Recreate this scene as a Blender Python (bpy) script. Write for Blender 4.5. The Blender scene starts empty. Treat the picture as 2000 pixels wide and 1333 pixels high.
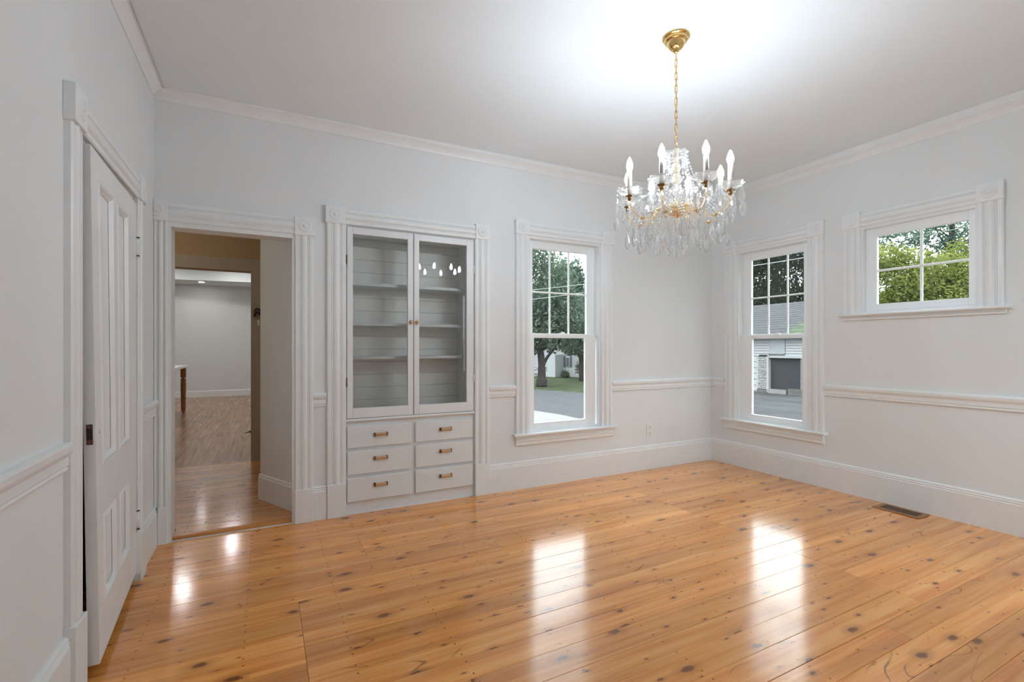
import bpy, bmesh, math, random
from mathutils import Vector, Matrix
import numpy as np

RND = random.Random(11)
SC = bpy.context.scene
COL = SC.collection
PI = math.pi

# ------------------------------------------------------------------ camera, sky, exposure
FOC, YAW = 932.09, 0.4774
CAMP = (-4.6141, -3.8723, 1.30)
cd = bpy.data.cameras.new('camera')
cam = bpy.data.objects.new('camera', cd)
COL.objects.link(cam)
cam.location = CAMP
cam.rotation_euler = (PI / 2, 0, -YAW)
cd.sensor_fit = 'HORIZONTAL'
cd.sensor_width = 36.0
cd.lens = FOC / 2000 * 36.0
cd.shift_y = 12.66 / 2000
cd.clip_start = 0.02
cd.clip_end = 500
SC.camera = cam

SC.view_settings.view_transform = 'Standard'
SC.view_settings.look = 'None'
SC.view_settings.gamma = 1.0
SC.view_settings.use_curve_mapping = False
SC.view_settings.exposure = 0.52

SKY_Z = 9.3          # zenith brightness of the overcast sky
BULB_S = 212.0       # chandelier bulbs
DOWN_S = 170.0       # recessed lights of the living room

wd = bpy.data.worlds.new('overcast_sky')
SC.world = wd
wd.use_nodes = True
nt = wd.node_tree
nt.nodes.clear()
w_out = nt.nodes.new('ShaderNodeOutputWorld')
w_bg = nt.nodes.new('ShaderNodeBackground')
w_tc = nt.nodes.new('ShaderNodeTexCoord')
w_sep = nt.nodes.new('ShaderNodeSeparateXYZ')
w_mr = nt.nodes.new('ShaderNodeMapRange')
w_noise = nt.nodes.new('ShaderNodeTexNoise')
w_ramp = nt.nodes.new('ShaderNodeValToRGB')
w_mul = nt.nodes.new('ShaderNodeMath')
w_mul.operation = 'MULTIPLY'
nt.links.new(w_tc.outputs['Generated'], w_sep.inputs[0])
nt.links.new(w_sep.outputs['Z'], w_mr.inputs['Value'])
w_mr.inputs['From Min'].default_value = 0.0
w_mr.inputs['From Max'].default_value = 1.0
w_mr.inputs['To Min'].default_value = 0.28
w_mr.inputs['To Max'].default_value = 1.0
w_noise.inputs['Scale'].default_value = 3.0
w_noise.inputs['Detail'].default_value = 4.0
nt.links.new(w_tc.outputs['Generated'], w_noise.inputs['Vector'])
nt.links.new(w_noise.outputs['Fac'], w_ramp.inputs['Fac'])
w_ramp.color_ramp.elements[0].position = 0.35
w_ramp.color_ramp.elements[0].color = (0.86, 0.935, 1.0, 1)
w_ramp.color_ramp.elements[1].position = 0.65
w_ramp.color_ramp.elements[1].color = (0.97, 0.985, 1.0, 1)
nt.links.new(w_ramp.outputs['Color'], w_bg.inputs['Color'])
nt.links.new(w_mr.outputs['Result'], w_mul.inputs[0])
w_mul.inputs[1].default_value = SKY_Z
nt.links.new(w_mul.outputs[0], w_bg.inputs['Strength'])
nt.links.new(w_bg.outputs[0], w_out.inputs[0])

try:
    SC.cycles.sample_clamp_indirect = 6.0
    SC.cycles.max_bounces = 14
    SC.cycles.diffuse_bounces = 6
    SC.cycles.transparent_max_bounces = 24
    SC.cycles.transmission_bounces = 10
except Exception:
    pass

# ------------------------------------------------------------------ materials


class NT:
    """small node-tree helper"""

    def __init__(self, name):
        self.m = bpy.data.materials.new(name)
        self.m.use_nodes = True
        self.t = self.m.node_tree
        self.t.nodes.clear()
        self.out = self.n('ShaderNodeOutputMaterial')

    def n(self, typ, **kw):
        nd = self.t.nodes.new(typ)
        for k, v in kw.items():
            setattr(nd, k, v)
        return nd

    def l(self, a, b):
        self.t.links.new(a, b)

    def math(self, op, a, b=None, c=None):
        nd = self.n('ShaderNodeMath', operation=op)
        for i, v in enumerate((a, b, c)):
            if v is None:
                continue
            if isinstance(v, (int, float)):
                nd.inputs[i].default_value = v
            else:
                self.l(v, nd.inputs[i])
        return nd.outputs[0]

    def ramp(self, fac, stops):
        nd = self.n('ShaderNodeValToRGB')
        els = nd.color_ramp.elements
        while len(els) < len(stops):
            els.new(0.5)
        for e, (p, col) in zip(els, stops):
            e.position = p
            e.color = (*col, 1) if len(col) == 3 else col
        self.l(fac, nd.inputs['Fac'])
        return nd.outputs['Color']

    def mix(self, fac, a, b, mode='MIX'):
        nd = self.n('ShaderNodeMix', data_type='RGBA', blend_type=mode)
        for s, v in ((nd.inputs[0], fac), (nd.inputs[6], a), (nd.inputs[7], b)):
            if isinstance(v, (int, float)):
                s.default_value = v
            elif isinstance(v, tuple):
                s.default_value = (*v, 1)
            else:
                self.l(v, s)
        return nd.outputs[2]

    def noise(self, vec, scale, detail=3.0, rough=0.5, dist=0.0):
        nd = self.n('ShaderNodeTexNoise')
        nd.inputs['Scale'].default_value = scale
        nd.inputs['Detail'].default_value = detail
        nd.inputs['Roughness'].default_value = rough
        nd.inputs['Distortion'].default_value = dist
        if vec is not None:
            self.l(vec, nd.inputs['Vector'])
        return nd.outputs['Fac']

    def mapping(self, vec, scale=(1, 1, 1)):
        nd = self.n('ShaderNodeMapping')
        nd.inputs['Scale'].default_value = scale
        self.l(vec, nd.inputs['Vector'])
        return nd.outputs[0]

    def bump(self, height, strength, dist=0.01):
        nd = self.n('ShaderNodeBump')
        nd.inputs['Strength'].default_value = strength
        nd.inputs['Distance'].default_value = dist
        self.l(height, nd.inputs['Height'])
        return nd.outputs[0]

    def principled(self, color=None, rough=0.5, metal=0.0, spec=0.5, normal=None, coat=0.0, coat_rough=0.05):
        p = self.n('ShaderNodeBsdfPrincipled')
        if isinstance(color, tuple):
            p.inputs['Base Color'].default_value = (*color, 1)
        elif color is not None:
            self.l(color, p.inputs['Base Color'])
        if isinstance(rough, (int, float)):
            p.inputs['Roughness'].default_value = rough
        else:
            self.l(rough, p.inputs['Roughness'])
        p.inputs['Metallic'].default_value = metal
        p.inputs['Specular IOR Level'].default_value = spec
        p.inputs['Coat Weight'].default_value = coat
        p.inputs['Coat Roughness'].default_value = coat_rough
        p.inputs['Coat IOR'].default_value = 1.6
        if normal is not None:
            self.l(normal, p.inputs['Normal'])
        self.l(p.outputs[0], self.out.inputs[0])
        return p


def m_simple(name, col, rough=0.5, metal=0.0, spec=0.5, var=0.04, scale=6.0, bump=0.0, bscale=80.0):
    k = NT(name)
    pos = k.n('ShaderNodeNewGeometry').outputs['Position']
    f = k.noise(pos, scale, 4.0)
    c0 = tuple(max(0, x * (1 - var)) for x in col)
    c1 = tuple(min(1, x * (1 + var)) for x in col)
    c = k.ramp(f, [(0.3, c0), (0.7, c1)])
    nrm = k.bump(k.noise(pos, bscale, 3.0), bump, 0.003) if bump else None
    k.principled(c, rough, metal, spec, nrm)
    return k.m


def m_pine(name, c_dark, c_mid, c_light, knots=True):
    """knotty pine boards lying along world x, each board with its own grain"""
    k = NT(name)
    tc = k.n('ShaderNodeTexCoord').outputs['Object']
    oi = k.n('ShaderNodeObjectInfo').outputs['Random']
    pos = k.n('ShaderNodeNewGeometry').outputs['Position']
    off = k.n('ShaderNodeCombineXYZ')
    k.l(k.math('MULTIPLY', oi, 57.0), off.inputs[0])
    k.l(k.math('MULTIPLY', oi, 131.0), off.inputs[1])
    add = k.n('ShaderNodeVectorMath', operation='ADD')
    k.l(tc, add.inputs[0])
    k.l(off.outputs[0], add.inputs[1])
    v = add.outputs[0]
    g1 = k.noise(k.mapping(v, (0.9, 22.0, 1.0)), 1.0, 5.0, 0.55, 0.6)
    g2 = k.noise(k.mapping(v, (2.5, 150.0, 1.0)), 1.0, 3.0, 0.5)
    g = k.math('ADD', k.math('MULTIPLY', g1, 0.72), k.math('MULTIPLY', g2, 0.28))
    col = k.ramp(g, [(0.30, c_dark), (0.50, c_mid), (0.70, c_light)])
    # board to board tone
    tone = k.math('ADD', k.math('MULTIPLY', oi, 0.30), 0.84)
    tn = k.n('ShaderNodeCombineXYZ')
    for i in range(3):
        k.l(tone, tn.inputs[i])
    col = k.mix(1.0, col, tn.outputs[0], 'MULTIPLY')
    # reddish streaks
    st = k.noise(k.mapping(v, (0.7, 9.0, 1.0)), 1.0, 2.0)
    sf = k.ramp(st, [(0.52, (0, 0, 0)), (0.72, (0.45, 0.45, 0.45))])
    col = k.mix(sf, col, (0.36, 0.12, 0.030))
    if knots:
        def knot(sx, sy, th, halo, keep, strength, dcol):
            vo = k.n('ShaderNodeTexVoronoi', voronoi_dimensions='2D', feature='F1')
            vo.inputs['Scale'].default_value = 1.0
            nz = k.n('ShaderNodeTexNoise')
            nz.inputs['Scale'].default_value = 26.0
            k.l(v, nz.inputs['Vector'])
            wob = k.n('ShaderNodeVectorMath', operation='MULTIPLY_ADD')
            k.l(nz.outputs['Color'], wob.inputs[0])
            wob.inputs[1].default_value = (0.10, 0.10, 0)
            k.l(k.mapping(v, (1 / sx, 1 / sy, 1.0)), wob.inputs[2])
            k.l(wob.outputs[0], vo.inputs['Vector'])
            sepc = k.n('ShaderNodeSeparateColor')
            k.l(vo.outputs['Color'], sepc.inputs[0])
            on = k.math('GREATER_THAN', sepc.outputs[0], keep)
            size = k.math('ADD', k.math('MULTIPLY', sepc.outputs[1], 0.75), 0.45)
            d = k.math('DIVIDE', vo.outputs['Distance'], size)
            core = k.n('ShaderNodeMapRange')
            core.inputs['From Min'].default_value = th * 0.75
            core.inputs['From Max'].default_value = th * 1.25
            core.inputs['To Min'].default_value = strength
            core.inputs['To Max'].default_value = 0.0
            k.l(d, core.inputs['Value'])
            ha = k.n('ShaderNodeMapRange')
            ha.inputs['From Min'].default_value = th
            ha.inputs['From Max'].default_value = halo
            ha.inputs['To Min'].default_value = 0.42
            ha.inputs['To Max'].default_value = 0.0
            k.l(d, ha.inputs['Value'])
            return k.math('MULTIPLY', core.outputs[0], on), k.math('MULTIPLY', ha.outputs[0], on)
        a1, h1 = knot(0.36, 0.17, 0.078, 0.24, 0.40, 0.95, None)
        col = k.mix(h1, col, (0.34, 0.13, 0.035))
        col = k.mix(a1, col, (0.200, 0.058, 0.012))
        a2, h2 = knot(0.23, 0.095, 0.058, 0.16, 0.62, 0.88, None)
        col = k.mix(h2, col, (0.36, 0.14, 0.04))
        col = k.mix(a2, col, (0.20, 0.060, 0.014))
        # dark curved resin streaks
        n1 = k.noise(k.mapping(v, (3.2, 7.5, 1.0)), 1.0, 1.0)
        li = k.math('ABSOLUTE', k.math('SUBTRACT', n1, 0.5))
        ln = k.n('ShaderNodeMapRange')
        ln.inputs['From Min'].default_value = 0.004
        ln.inputs['From Max'].default_value = 0.016
        ln.inputs['To Min'].default_value = 0.8
        ln.inputs['To Max'].default_value = 0.0
        k.l(li, ln.inputs['Value'])
        gate = k.ramp(k.noise(k.mapping(v, (2.3, 4.0, 1.0)), 1.0, 1.0), [(0.60, (0, 0, 0)), (0.70, (1, 1, 1))])
        col = k.mix(k.math('MULTIPLY', ln.outputs[0], gate), col, (0.22, 0.075, 0.018))
        # nail heads: two per board over each joist
        sp = k.n('ShaderNodeSeparateXYZ')
        k.l(pos, sp.inputs[0])
        so = k.n('ShaderNodeSeparateXYZ')
        k.l(tc, so.inputs[0])
        dx = k.math('MULTIPLY', k.math('SUBTRACT', k.math('FRACT', k.math('DIVIDE', k.math('ADD', sp.outputs[0], 9.0), 0.41)), 0.5), 0.41)
        dy = k.math('SUBTRACT', k.math('ABSOLUTE', so.outputs[1]), 0.040)
        dd = k.math('SQRT', k.math('ADD', k.math('MULTIPLY', dx, dx), k.math('MULTIPLY', dy, dy)))
        nail = k.math('LESS_THAN', dd, 0.0042)
        col = k.mix(k.math('MULTIPLY', nail, 0.85), col, (0.05, 0.020, 0.010))
    rough = k.math('ADD', k.math('MULTIPLY', k.noise(v, 14.0, 3.0), 0.10), 0.20)
    so2 = k.n('ShaderNodeSeparateXYZ')
    k.l(tc, so2.inputs[0])
    cup = k.math('MULTIPLY', k.math('MULTIPLY', so2.outputs[1], so2.outputs[1]), -0.22)
    wav = k.math('MULTIPLY', k.noise(k.mapping(v, (2.2, 8.0, 1.0)), 1.0, 2.0), 0.0018)
    hgt = k.math('ADD', k.math('ADD', cup, wav), k.math('MULTIPLY', g2, 0.00006))
    nrm = k.bump(hgt, 0.42, 1.0)
    k.principled(col, rough, 0.0, 0.12, nrm, coat=0.85, coat_rough=0.135)
    return k.m


def m_glass_pane(name, tint=(0.97, 0.98, 0.97), refl=1.0):
    k = NT(name)
    tr = k.n('ShaderNodeBsdfTransparent')
    tr.inputs[0].default_value = (*tint, 1)
    gl = k.n('ShaderNodeBsdfGlossy')
    gl.inputs['Roughness'].default_value = 0.0
    fr = k.n('ShaderNodeFresnel')
    fr.inputs['IOR'].default_value = 1.45
    mx = k.n('ShaderNodeMixShader')
    k.l(k.math('MULTIPLY', fr.outputs[0], refl), mx.inputs[0])
    k.l(tr.outputs[0], mx.inputs[1])
    k.l(gl.outputs[0], mx.inputs[2])
    k.l(mx.outputs[0], k.out.inputs[0])
    return k.m


def m_crystal(name, tint, fac=0.5):
    k = NT(name)
    tr = k.n('ShaderNodeBsdfTransparent')
    tr.inputs[0].default_value = (*tint, 1)
    gl = k.n('ShaderNodeBsdfGlass')
    gl.inputs['IOR'].default_value = 1.5
    gl.inputs['Roughness'].default_value = 0.02
    gl.inputs['Color'].default_value = (*tint, 1)
    mx = k.n('ShaderNodeMixShader')
    mx.inputs[0].default_value = fac
    k.l(tr.outputs[0], mx.inputs[1])
    k.l(gl.outputs[0], mx.inputs[2])
    k.l(mx.outputs[0], k.out.inputs[0])
    return k.m


def m_emit(name, col, s):
    k = NT(name)
    e = k.n('ShaderNodeEmission')
    e.inputs[0].default_value = (*col, 1)
    e.inputs[1].default_value = s
    k.l(e.outputs[0], k.out.inputs[0])
    return k.m


def m_leaf(name, c0, c1, c2, trans=0.35, scale=1.4):
    k = NT(name)
    pos = k.n('ShaderNodeNewGeometry').outputs['Position']
    f = k.noise(pos, scale, 5.0, 0.7)
    c = k.ramp(f, [(0.32, c0), (0.52, c1), (0.70, c2)])
    d = k.n('ShaderNodeBsdfDiffuse')
    t = k.n('ShaderNodeBsdfTranslucent')
    k.l(c, d.inputs[0])
    k.l(c, t.inputs[0])
    mx = k.n('ShaderNodeMixShader')
    mx.inputs[0].default_value = trans
    k.l(d.outputs[0], mx.inputs[1])
    k.l(t.outputs[0], mx.inputs[2])
    k.l(mx.outputs[0], k.out.inputs[0])
    return k.m


WALL = m_simple('wall_paint', (0.783, 0.811, 0.822), 0.75, var=0.012, scale=2.0, bump=0.03, bscale=180)
CEIL = m_simple('ceiling_paint', (0.83, 0.885, 0.92), 0.85, var=0.01, scale=2.0)
TRIM = m_simple('trim_paint', (0.823, 0.852, 0.864), 0.38, var=0.015, scale=9.0, bump=0.04, bscale=60)
CABP = m_simple('cabinet_paint', (0.775, 0.80, 0.815), 0.40, var=0.015, scale=9.0, bump=0.04, bscale=60)
CABIN = m_simple('cabinet_inside_paint', (0.85, 0.85, 0.83), 0.6, var=0.04, scale=5.0)
VINYL = m_simple('window_vinyl', (0.89, 0.925, 0.94), 0.35, var=0.01)
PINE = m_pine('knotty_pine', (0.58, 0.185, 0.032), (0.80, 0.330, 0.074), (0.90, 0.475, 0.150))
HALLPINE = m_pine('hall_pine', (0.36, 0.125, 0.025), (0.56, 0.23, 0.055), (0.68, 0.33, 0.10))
SUBFLOOR = m_simple('subfloor_dark', (0.07, 0.032, 0.014), 0.9, var=0.2)
GOLD = m_simple('polished_brass', (0.86, 0.60, 0.24), 0.16, 1.0, var=0.03)
DKBRASS = m_simple('dark_brass', (0.32, 0.19, 0.075), 0.3, 1.0, var=0.1)
COPPER = m_simple('brushed_bronze', (0.66, 0.44, 0.26), 0.30, 1.0, var=0.05, scale=60)
COPDK = m_simple('bronze_bracket', (0.20, 0.145, 0.10), 0.35, 1.0, var=0.1)
BLACKM = m_simple('black_iron', (0.018, 0.015, 0.014), 0.5, 0.0, var=0.2)
REDBRZ = m_simple('old_bronze', (0.16, 0.075, 0.06), 0.4, 0.7, var=0.3, scale=90)
GLASS = m_glass_pane('window_glass', (0.93, 0.95, 0.94), 0.7)
CGLASS = m_glass_pane('old_cabinet_glass', (0.955, 0.955, 0.945), 1.0)
def m_milk(name, tint, cloud=.30):
    """pressed glass: part clear, part cloudy"""
    k = NT(name)
    tr = k.n('ShaderNodeBsdfTransparent')
    gl = k.n('ShaderNodeBsdfGlass')
    gl.inputs['Roughness'].default_value = 0.08
    tl = k.n('ShaderNodeBsdfTranslucent')
    df = k.n('ShaderNodeBsdfDiffuse')
    for q in (tr, gl, tl, df):
        q.inputs['Color'].default_value = (*tint, 1)
    a, b, c = k.n('ShaderNodeMixShader'), k.n('ShaderNodeMixShader'), k.n('ShaderNodeMixShader')
    a.inputs[0].default_value = 0.5
    k.l(tr.outputs[0], a.inputs[1])
    k.l(gl.outputs[0], a.inputs[2])
    b.inputs[0].default_value = 0.5
    k.l(df.outputs[0], b.inputs[1])
    k.l(tl.outputs[0], b.inputs[2])
    c.inputs[0].default_value = cloud
    k.l(a.outputs[0], c.inputs[1])
    k.l(b.outputs[0], c.inputs[2])
    k.l(c.outputs[0], k.out.inputs[0])
    return k.m


MILK = m_milk('pressed_glass', (0.97, 0.97, 0.96), .06)
CRYS = m_milk('crystal', (0.98, 0.985, 0.99), .06)
CRYSW = m_milk('warm_crystal', (1.0, 0.95, 0.86), .05)
BULB = m_emit('bulb_glow', (0.815, 0.91, 1.0), BULB_S)
CANDLE = m_simple('candle_sleeve', (0.50, 0.47, 0.43), 0.35, var=0.01)
PLATE = m_simple('outlet_plastic', (0.80, 0.80, 0.785), 0.3, var=0.01)
DARKSLOT = m_simple('dark_slot', (0.03, 0.03, 0.03), 0.7)
VENTW = m_simple('register_wood', (0.30, 0.135, 0.05), 0.35, var=0.2, scale=40)
VENTD = m_simple('register_slat', (0.10, 0.055, 0.03), 0.4, var=0.2, scale=40)
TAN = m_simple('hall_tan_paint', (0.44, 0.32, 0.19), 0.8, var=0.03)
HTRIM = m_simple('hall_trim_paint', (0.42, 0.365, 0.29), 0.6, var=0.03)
HGREY = m_simple('hall_grey_paint', (0.76, 0.785, 0.80), 0.7, var=0.02)
CLOSET = m_simple('closet_wood', (0.16, 0.085, 0.05), 0.8, var=0.2)
LRWALL = m_simple('living_paint', (0.72, 0.75, 0.76), 0.8, var=0.01)
LEGW = m_simple('turned_walnut', (0.25, 0.105, 0.035), 0.3, var=0.25, scale=22)
STONE = m_simple('white_countertop', (0.86, 0.86, 0.86), 0.2, var=0.02)
DOWN = m_emit('downlight_glow', (1.0, 0.97, 0.92), DOWN_S)


def m_oak():
    k = NT('engineered_oak')
    tc = k.n('ShaderNodeTexCoord').outputs['Object']
    oi = k.n('ShaderNodeObjectInfo').outputs['Random']
    off = k.n('ShaderNodeCombineXYZ')
    k.l(k.math('MULTIPLY', oi, 57.0), off.inputs[0])
    k.l(k.math('MULTIPLY', oi, 31.0), off.inputs[1])
    add = k.n('ShaderNodeVectorMath', operation='ADD')
    k.l(tc, add.inputs[0])
    k.l(off.outputs[0], add.inputs[1])
    g = k.noise(k.mapping(add.outputs[0], (26.0, 1.4, 1.0)), 1.0, 4.0)
    col = k.ramp(g, [(0.3, (0.25, 0.130, 0.07)), (0.7, (0.44, 0.255, 0.15))])
    tone = k.math('ADD', k.math('MULTIPLY', oi, 0.24), 0.88)
    tn = k.n('ShaderNodeCombineXYZ')
    for i in range(3):
        k.l(tone, tn.inputs[i])
    col = k.mix(1.0, col, tn.outputs[0], 'MULTIPLY')
    nrm = k.bump(k.noise(k.mapping(add.outputs[0], (14.0, 5.0, 1.0)), 1.0, 2.0), 0.10, 0.003)
    k.principled(col, 0.22, 0.0, 0.35, nrm)
    return k.m


OAK = m_oak()

# ------------------------------------------------------------------ mesh helpers


def tag(o, label=None, cat=None, group=None, kind=None):
    if label:
        o['label'] = label
    if cat:
        o['category'] = cat
    if group:
        o['group'] = group
    if kind:
        o['kind'] = kind
    return o


def empty(name, loc=(0, 0, 0), parent=None):
    o = bpy.data.objects.new(name, None)
    COL.objects.link(o)
    o.empty_display_size = 0.1
    o.location = loc
    if parent:
        o.parent = parent
    return o


def obj(name, bm, mat, parent=None, smooth=False, bevel=0.0, origin=None, recalc=True):
    if recalc:
        bmesh.ops.recalc_face_normals(bm, faces=bm.faces[:])
    if bevel:
        es = [e for e in bm.edges if len(e.link_faces) == 2 and e.calc_face_angle(0) > 0.5]
        bmesh.ops.bevel(bm, geom=es, offset=bevel, segments=1, affect='EDGES', clamp_overlap=True)
    if origin is None:
        if bm.verts:
            xs = [v.co for v in bm.verts]
            lo = [min(c[i] for c in xs) for i in range(3)]
            hi = [max(c[i] for c in xs) for i in range(3)]
            origin = Vector([(a + b) / 2 for a, b in zip(lo, hi)])
        else:
            origin = Vector((0, 0, 0))
    else:
        origin = Vector(origin)
    for v in bm.verts:
        v.co -= origin
    me = bpy.data.meshes.new(name)
    bm.to_mesh(me)
    bm.free()
    if smooth:
        for p in me.polygons:
            p.use_smooth = True
    me.materials.append(mat)
    o = bpy.data.objects.new(name, me)
    COL.objects.link(o)
    put(o, origin, parent)
    return o


def wloc(o):
    p = Vector(o.location)
    while o.parent:
        o = o.parent
        p += Vector(o.location)
    return p


def put(o, world, parent=None):
    """parents carry translation only, so a child's place is a plain difference"""
    if parent:
        o.parent = parent
        o.location = Vector(world) - wloc(parent)
    else:
        o.location = Vector(world)


def inst(src, world, parent, rotz=None, rot=None):
    o = src.copy()
    COL.objects.link(o)
    put(o, world, parent)
    if rot is not None:
        o.rotation_euler = rot
    if rotz is not None:
        o.rotation_euler = (0, 0, rotz)
    return o


BM = bmesh.new


def hexa(bm, P):
    """8 points: bottom loop 0-3, top loop 4-7"""
    v = [bm.verts.new(p) for p in P]
    for f in ((0, 1, 2, 3), (4, 5, 6, 7), (0, 1, 5, 4), (1, 2, 6, 5), (2, 3, 7, 6), (3, 0, 4, 7)):
        bm.faces.new([v[i] for i in f])


def box(bm, lo, hi):
    x0, y0, z0 = lo
    x1, y1, z1 = hi
    hexa(bm, [(x0, y0, z0), (x1, y0, z0), (x1, y1, z0), (x0, y1, z0), (x0, y0, z1), (x1, y0, z1), (x1, y1, z1), (x0, y1, z1)])


def prism(bm, loop0, loop1):
    a = [bm.verts.new(p) for p in loop0]
    b = [bm.verts.new(p) for p in loop1]
    n = len(a)
    bm.faces.new(a)
    bm.faces.new(b[::-1])
    for i in range(n):
        bm.faces.new([a[i], a[(i + 1) % n], b[(i + 1) % n], b[i]])


def lathe(bm, prof, c, axis='z', seg=24, wave=0.0, nw=8, full=True, a0=0.0, a1=2 * PI):
    """prof = list of (radius, height) revolved about axis through c"""
    cx, cy, cz = c
    rings = []
    n = seg if full else seg + 1
    for r, h in prof:
        ring = []
        if r < 1e-6:
            if axis == 'z':
                ring = [bm.verts.new((cx, cy, cz + h))]
            elif axis == 'x':
                ring = [bm.verts.new((cx + h, cy, cz))]
            else:
                ring = [bm.verts.new((cx, cy + h, cz))]
        else:
            for i in range(n):
                a = a0 + (a1 - a0) * i / seg
                rr = r * (1 + wave * math.cos(nw * a))
                u, v = rr * math.cos(a), rr * math.sin(a)
                if axis == 'z':
                    p = (cx + u, cy + v, cz + h)
                elif axis == 'x':
                    p = (cx + h, cy + u, cz + v)
                else:
                    p = (cx + u, cy + h, cz + v)
                ring.append(bm.verts.new(p))
        rings.append(ring)
    for A, B in zip(rings[:-1], rings[1:]):
        if len(A) == 1 and len(B) == 1:
            continue
        m = n if full else n - 1
        for i in range(m):
            j = (i + 1) % n
            if len(A) == 1:
                bm.faces.new([A[0], B[i], B[j]])
            elif len(B) == 1:
                bm.faces.new([A[i], B[0], A[j]])
            else:
                bm.faces.new([A[i], B[i], B[j], A[j]])


def tube(bm, pts, r, seg=8, closed=False):
    pts = [Vector(p) for p in pts]
    n = len(pts)
    rs = r if isinstance(r, (list, tuple)) else [r] * n
    rings = []
    up = None
    for i, p in enumerate(pts):
        if closed:
            d = pts[(i + 1) % n] - pts[i - 1]
        else:
            d = pts[min(i + 1, n - 1)] - pts[max(i - 1, 0)]
        d.normalize()
        if up is None:
            up = Vector((0, 0, 1)) if abs(d.z) < 0.9 else Vector((1, 0, 0))
        s = d.cross(up)
        if s.length < 1e-6:
            s = d.cross(Vector((0.3, 1, 0.2)))
        s.normalize()
        up = s.cross(d).normalized()
        rings.append([bm.verts.new(p + (s * math.cos(a) + up * math.sin(a)) * rs[i]) for a in [2 * PI * k / seg for k in range(seg)]])
    for i in range(n if closed else n - 1):
        A, B = rings[i], rings[(i + 1) % n]
        for k in range(seg):
            bm.faces.new([A[k], B[k], B[(k + 1) % seg], A[(k + 1) % seg]])
    if not closed:
        bm.faces.new(rings[0][::-1])
        bm.faces.new(rings[-1])


def spline(pts, n=6):
    P = [Vector(p) for p in pts]
    P = [P[0] * 2 - P[1]] + P + [P[-1] * 2 - P[-2]]
    out = []
    for i in range(1, len(P) - 2):
        for k in range(n):
            t = k / n
            a, b, c, d = P[i - 1:i + 3]
            out.append(0.5 * ((2 * b) + (c - a) * t + (2 * a - 5 * b + 4 * c - d) * t * t + (3 * b - a - 3 * c + d) * t ** 3))
    out.append(P[-2])
    return out


# wall frames: u along the wall, v up, w out of the wall into the room
W = 5.2625


class Fr:
    def __init__(s, f):
        s.f = f

    def __call__(s, u, v, w):
        return s.f(u, v, w)

    def box(s, bm, u0, u1, v0, v1, w0, w1):
        hexa(bm, [s(u0, v0, w0), s(u1, v0, w0), s(u1, v0, w1), s(u0, v0, w1), s(u0, v1, w0), s(u1, v1, w0), s(u1, v1, w1), s(u0, v1, w1)])

    def vprof(s, bm, pts, v0, v1):      # pts (u, w), runs up
        prism(bm, [s(u, v0, w) for u, w in pts], [s(u, v1, w) for u, w in pts])

    def hprof(s, bm, pts, u0, u1):      # pts (w, v), runs along
        prism(bm, [s(u0, v, w) for w, v in pts], [s(u1, v, w) for w, v in pts])


FB = Fr(lambda u, v, w: (u, -w, v))
FRT = Fr(lambda u, v, w: (-w, -u, v))
FL = Fr(lambda u, v, w: (-W + w, -u, v))

FLUTE = [(0, 0), (0, .021), (.05, .026), (.20, .026), (.235, .020), (.275, .0245), (.315, .020), (.35, .026), (.43, .031), (.50, .032), (.57, .031), (.65, .026),
         (.685, .020), (.725, .0245), (.765, .020), (.80, .026), (.95, .026), (1, .021), (1, 0)]


def casing_v(F, u0, u1, v0, v1, parent, name='side_casing', mat=None):
    bm = BM()
    F.vprof(bm, [(u0 + t * (u1 - u0), w) for t, w in FLUTE], v0, v1)
    return obj(name, bm, mat or TRIM, parent)


def casing_h(F, u0, u1, v0, v1, parent, name='head_casing', mat=None):
    bm = BM()
    F.hprof(bm, [(w, v0 + t * (v1 - v0)) for t, w in FLUTE], u0, u1)
    return obj(name, bm, mat or TRIM, parent)


ROS = [(0, .013), (.006, .012), (.011, .008), (.014, .002), (.018, .007), (.022, .008), (.026, .002), (.030, .006), (.034, .008), (.038, .005), (.042, .0), (.046, .0)]


def corner_block(F, u0, u1, v0, v1, parent, half=None, d=.036):
    bm = BM()
    F.box(bm, u0, u1, v0, v1, 0, d)
    b = obj('corner_block', bm, TRIM, parent, bevel=.002)
    bm = BM()
    uc = (u0 + u1) / 2 if half is None else half
    vc = (v0 + v1) / 2
    seg = 28
    rings = []
    for r, h in ROS:
        ring = []
        for i in range(seg):
            a = 2 * PI * i / seg
            r_ = r * 1.12
            u = uc + r_ * math.cos(a)
            if half is not None:
                u = max(u, u0)
            ring.append(bm.verts.new(F(u, vc + r_ * math.sin(a), d + h - .0005)) if r > 0 or i == 0 else None)
        rings.append([x for x in ring if x])
    for A, B in zip(rings[:-1], rings[1:]):
        for i in range(seg):
            j = (i + 1) % seg
            if len(A) == 1:
                bm.faces.new([A[0], B[i], B[j]])
            else:
                bm.faces.new([A[i], B[i], B[j], A[j]])
    obj('rosette', bm, TRIM, b, smooth=True)
    return b


def plinth(F, u0, u1, v1, parent, d=.034):
    bm = BM()
    F.vprof(bm, [(u0, 0), (u0, d), (u1, d), (u1, 0)], 0, v1)
    return obj('plinth_block', bm, TRIM, parent, bevel=.003)


BASE = [(0, 0), (.021, 0), (.021, .212), (.016, .219), (.020, .226), (.014, .235), (.017, .242), (.007, .253), (0, .253)]
RAIL = [(0, .853), (.012, .853), (.015, .861), (.010, .868), (.016, .875), (.016, .905), (.021, .912), (.027, .925), (.028, .944), (.020, .956), (0, .956)]


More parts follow.
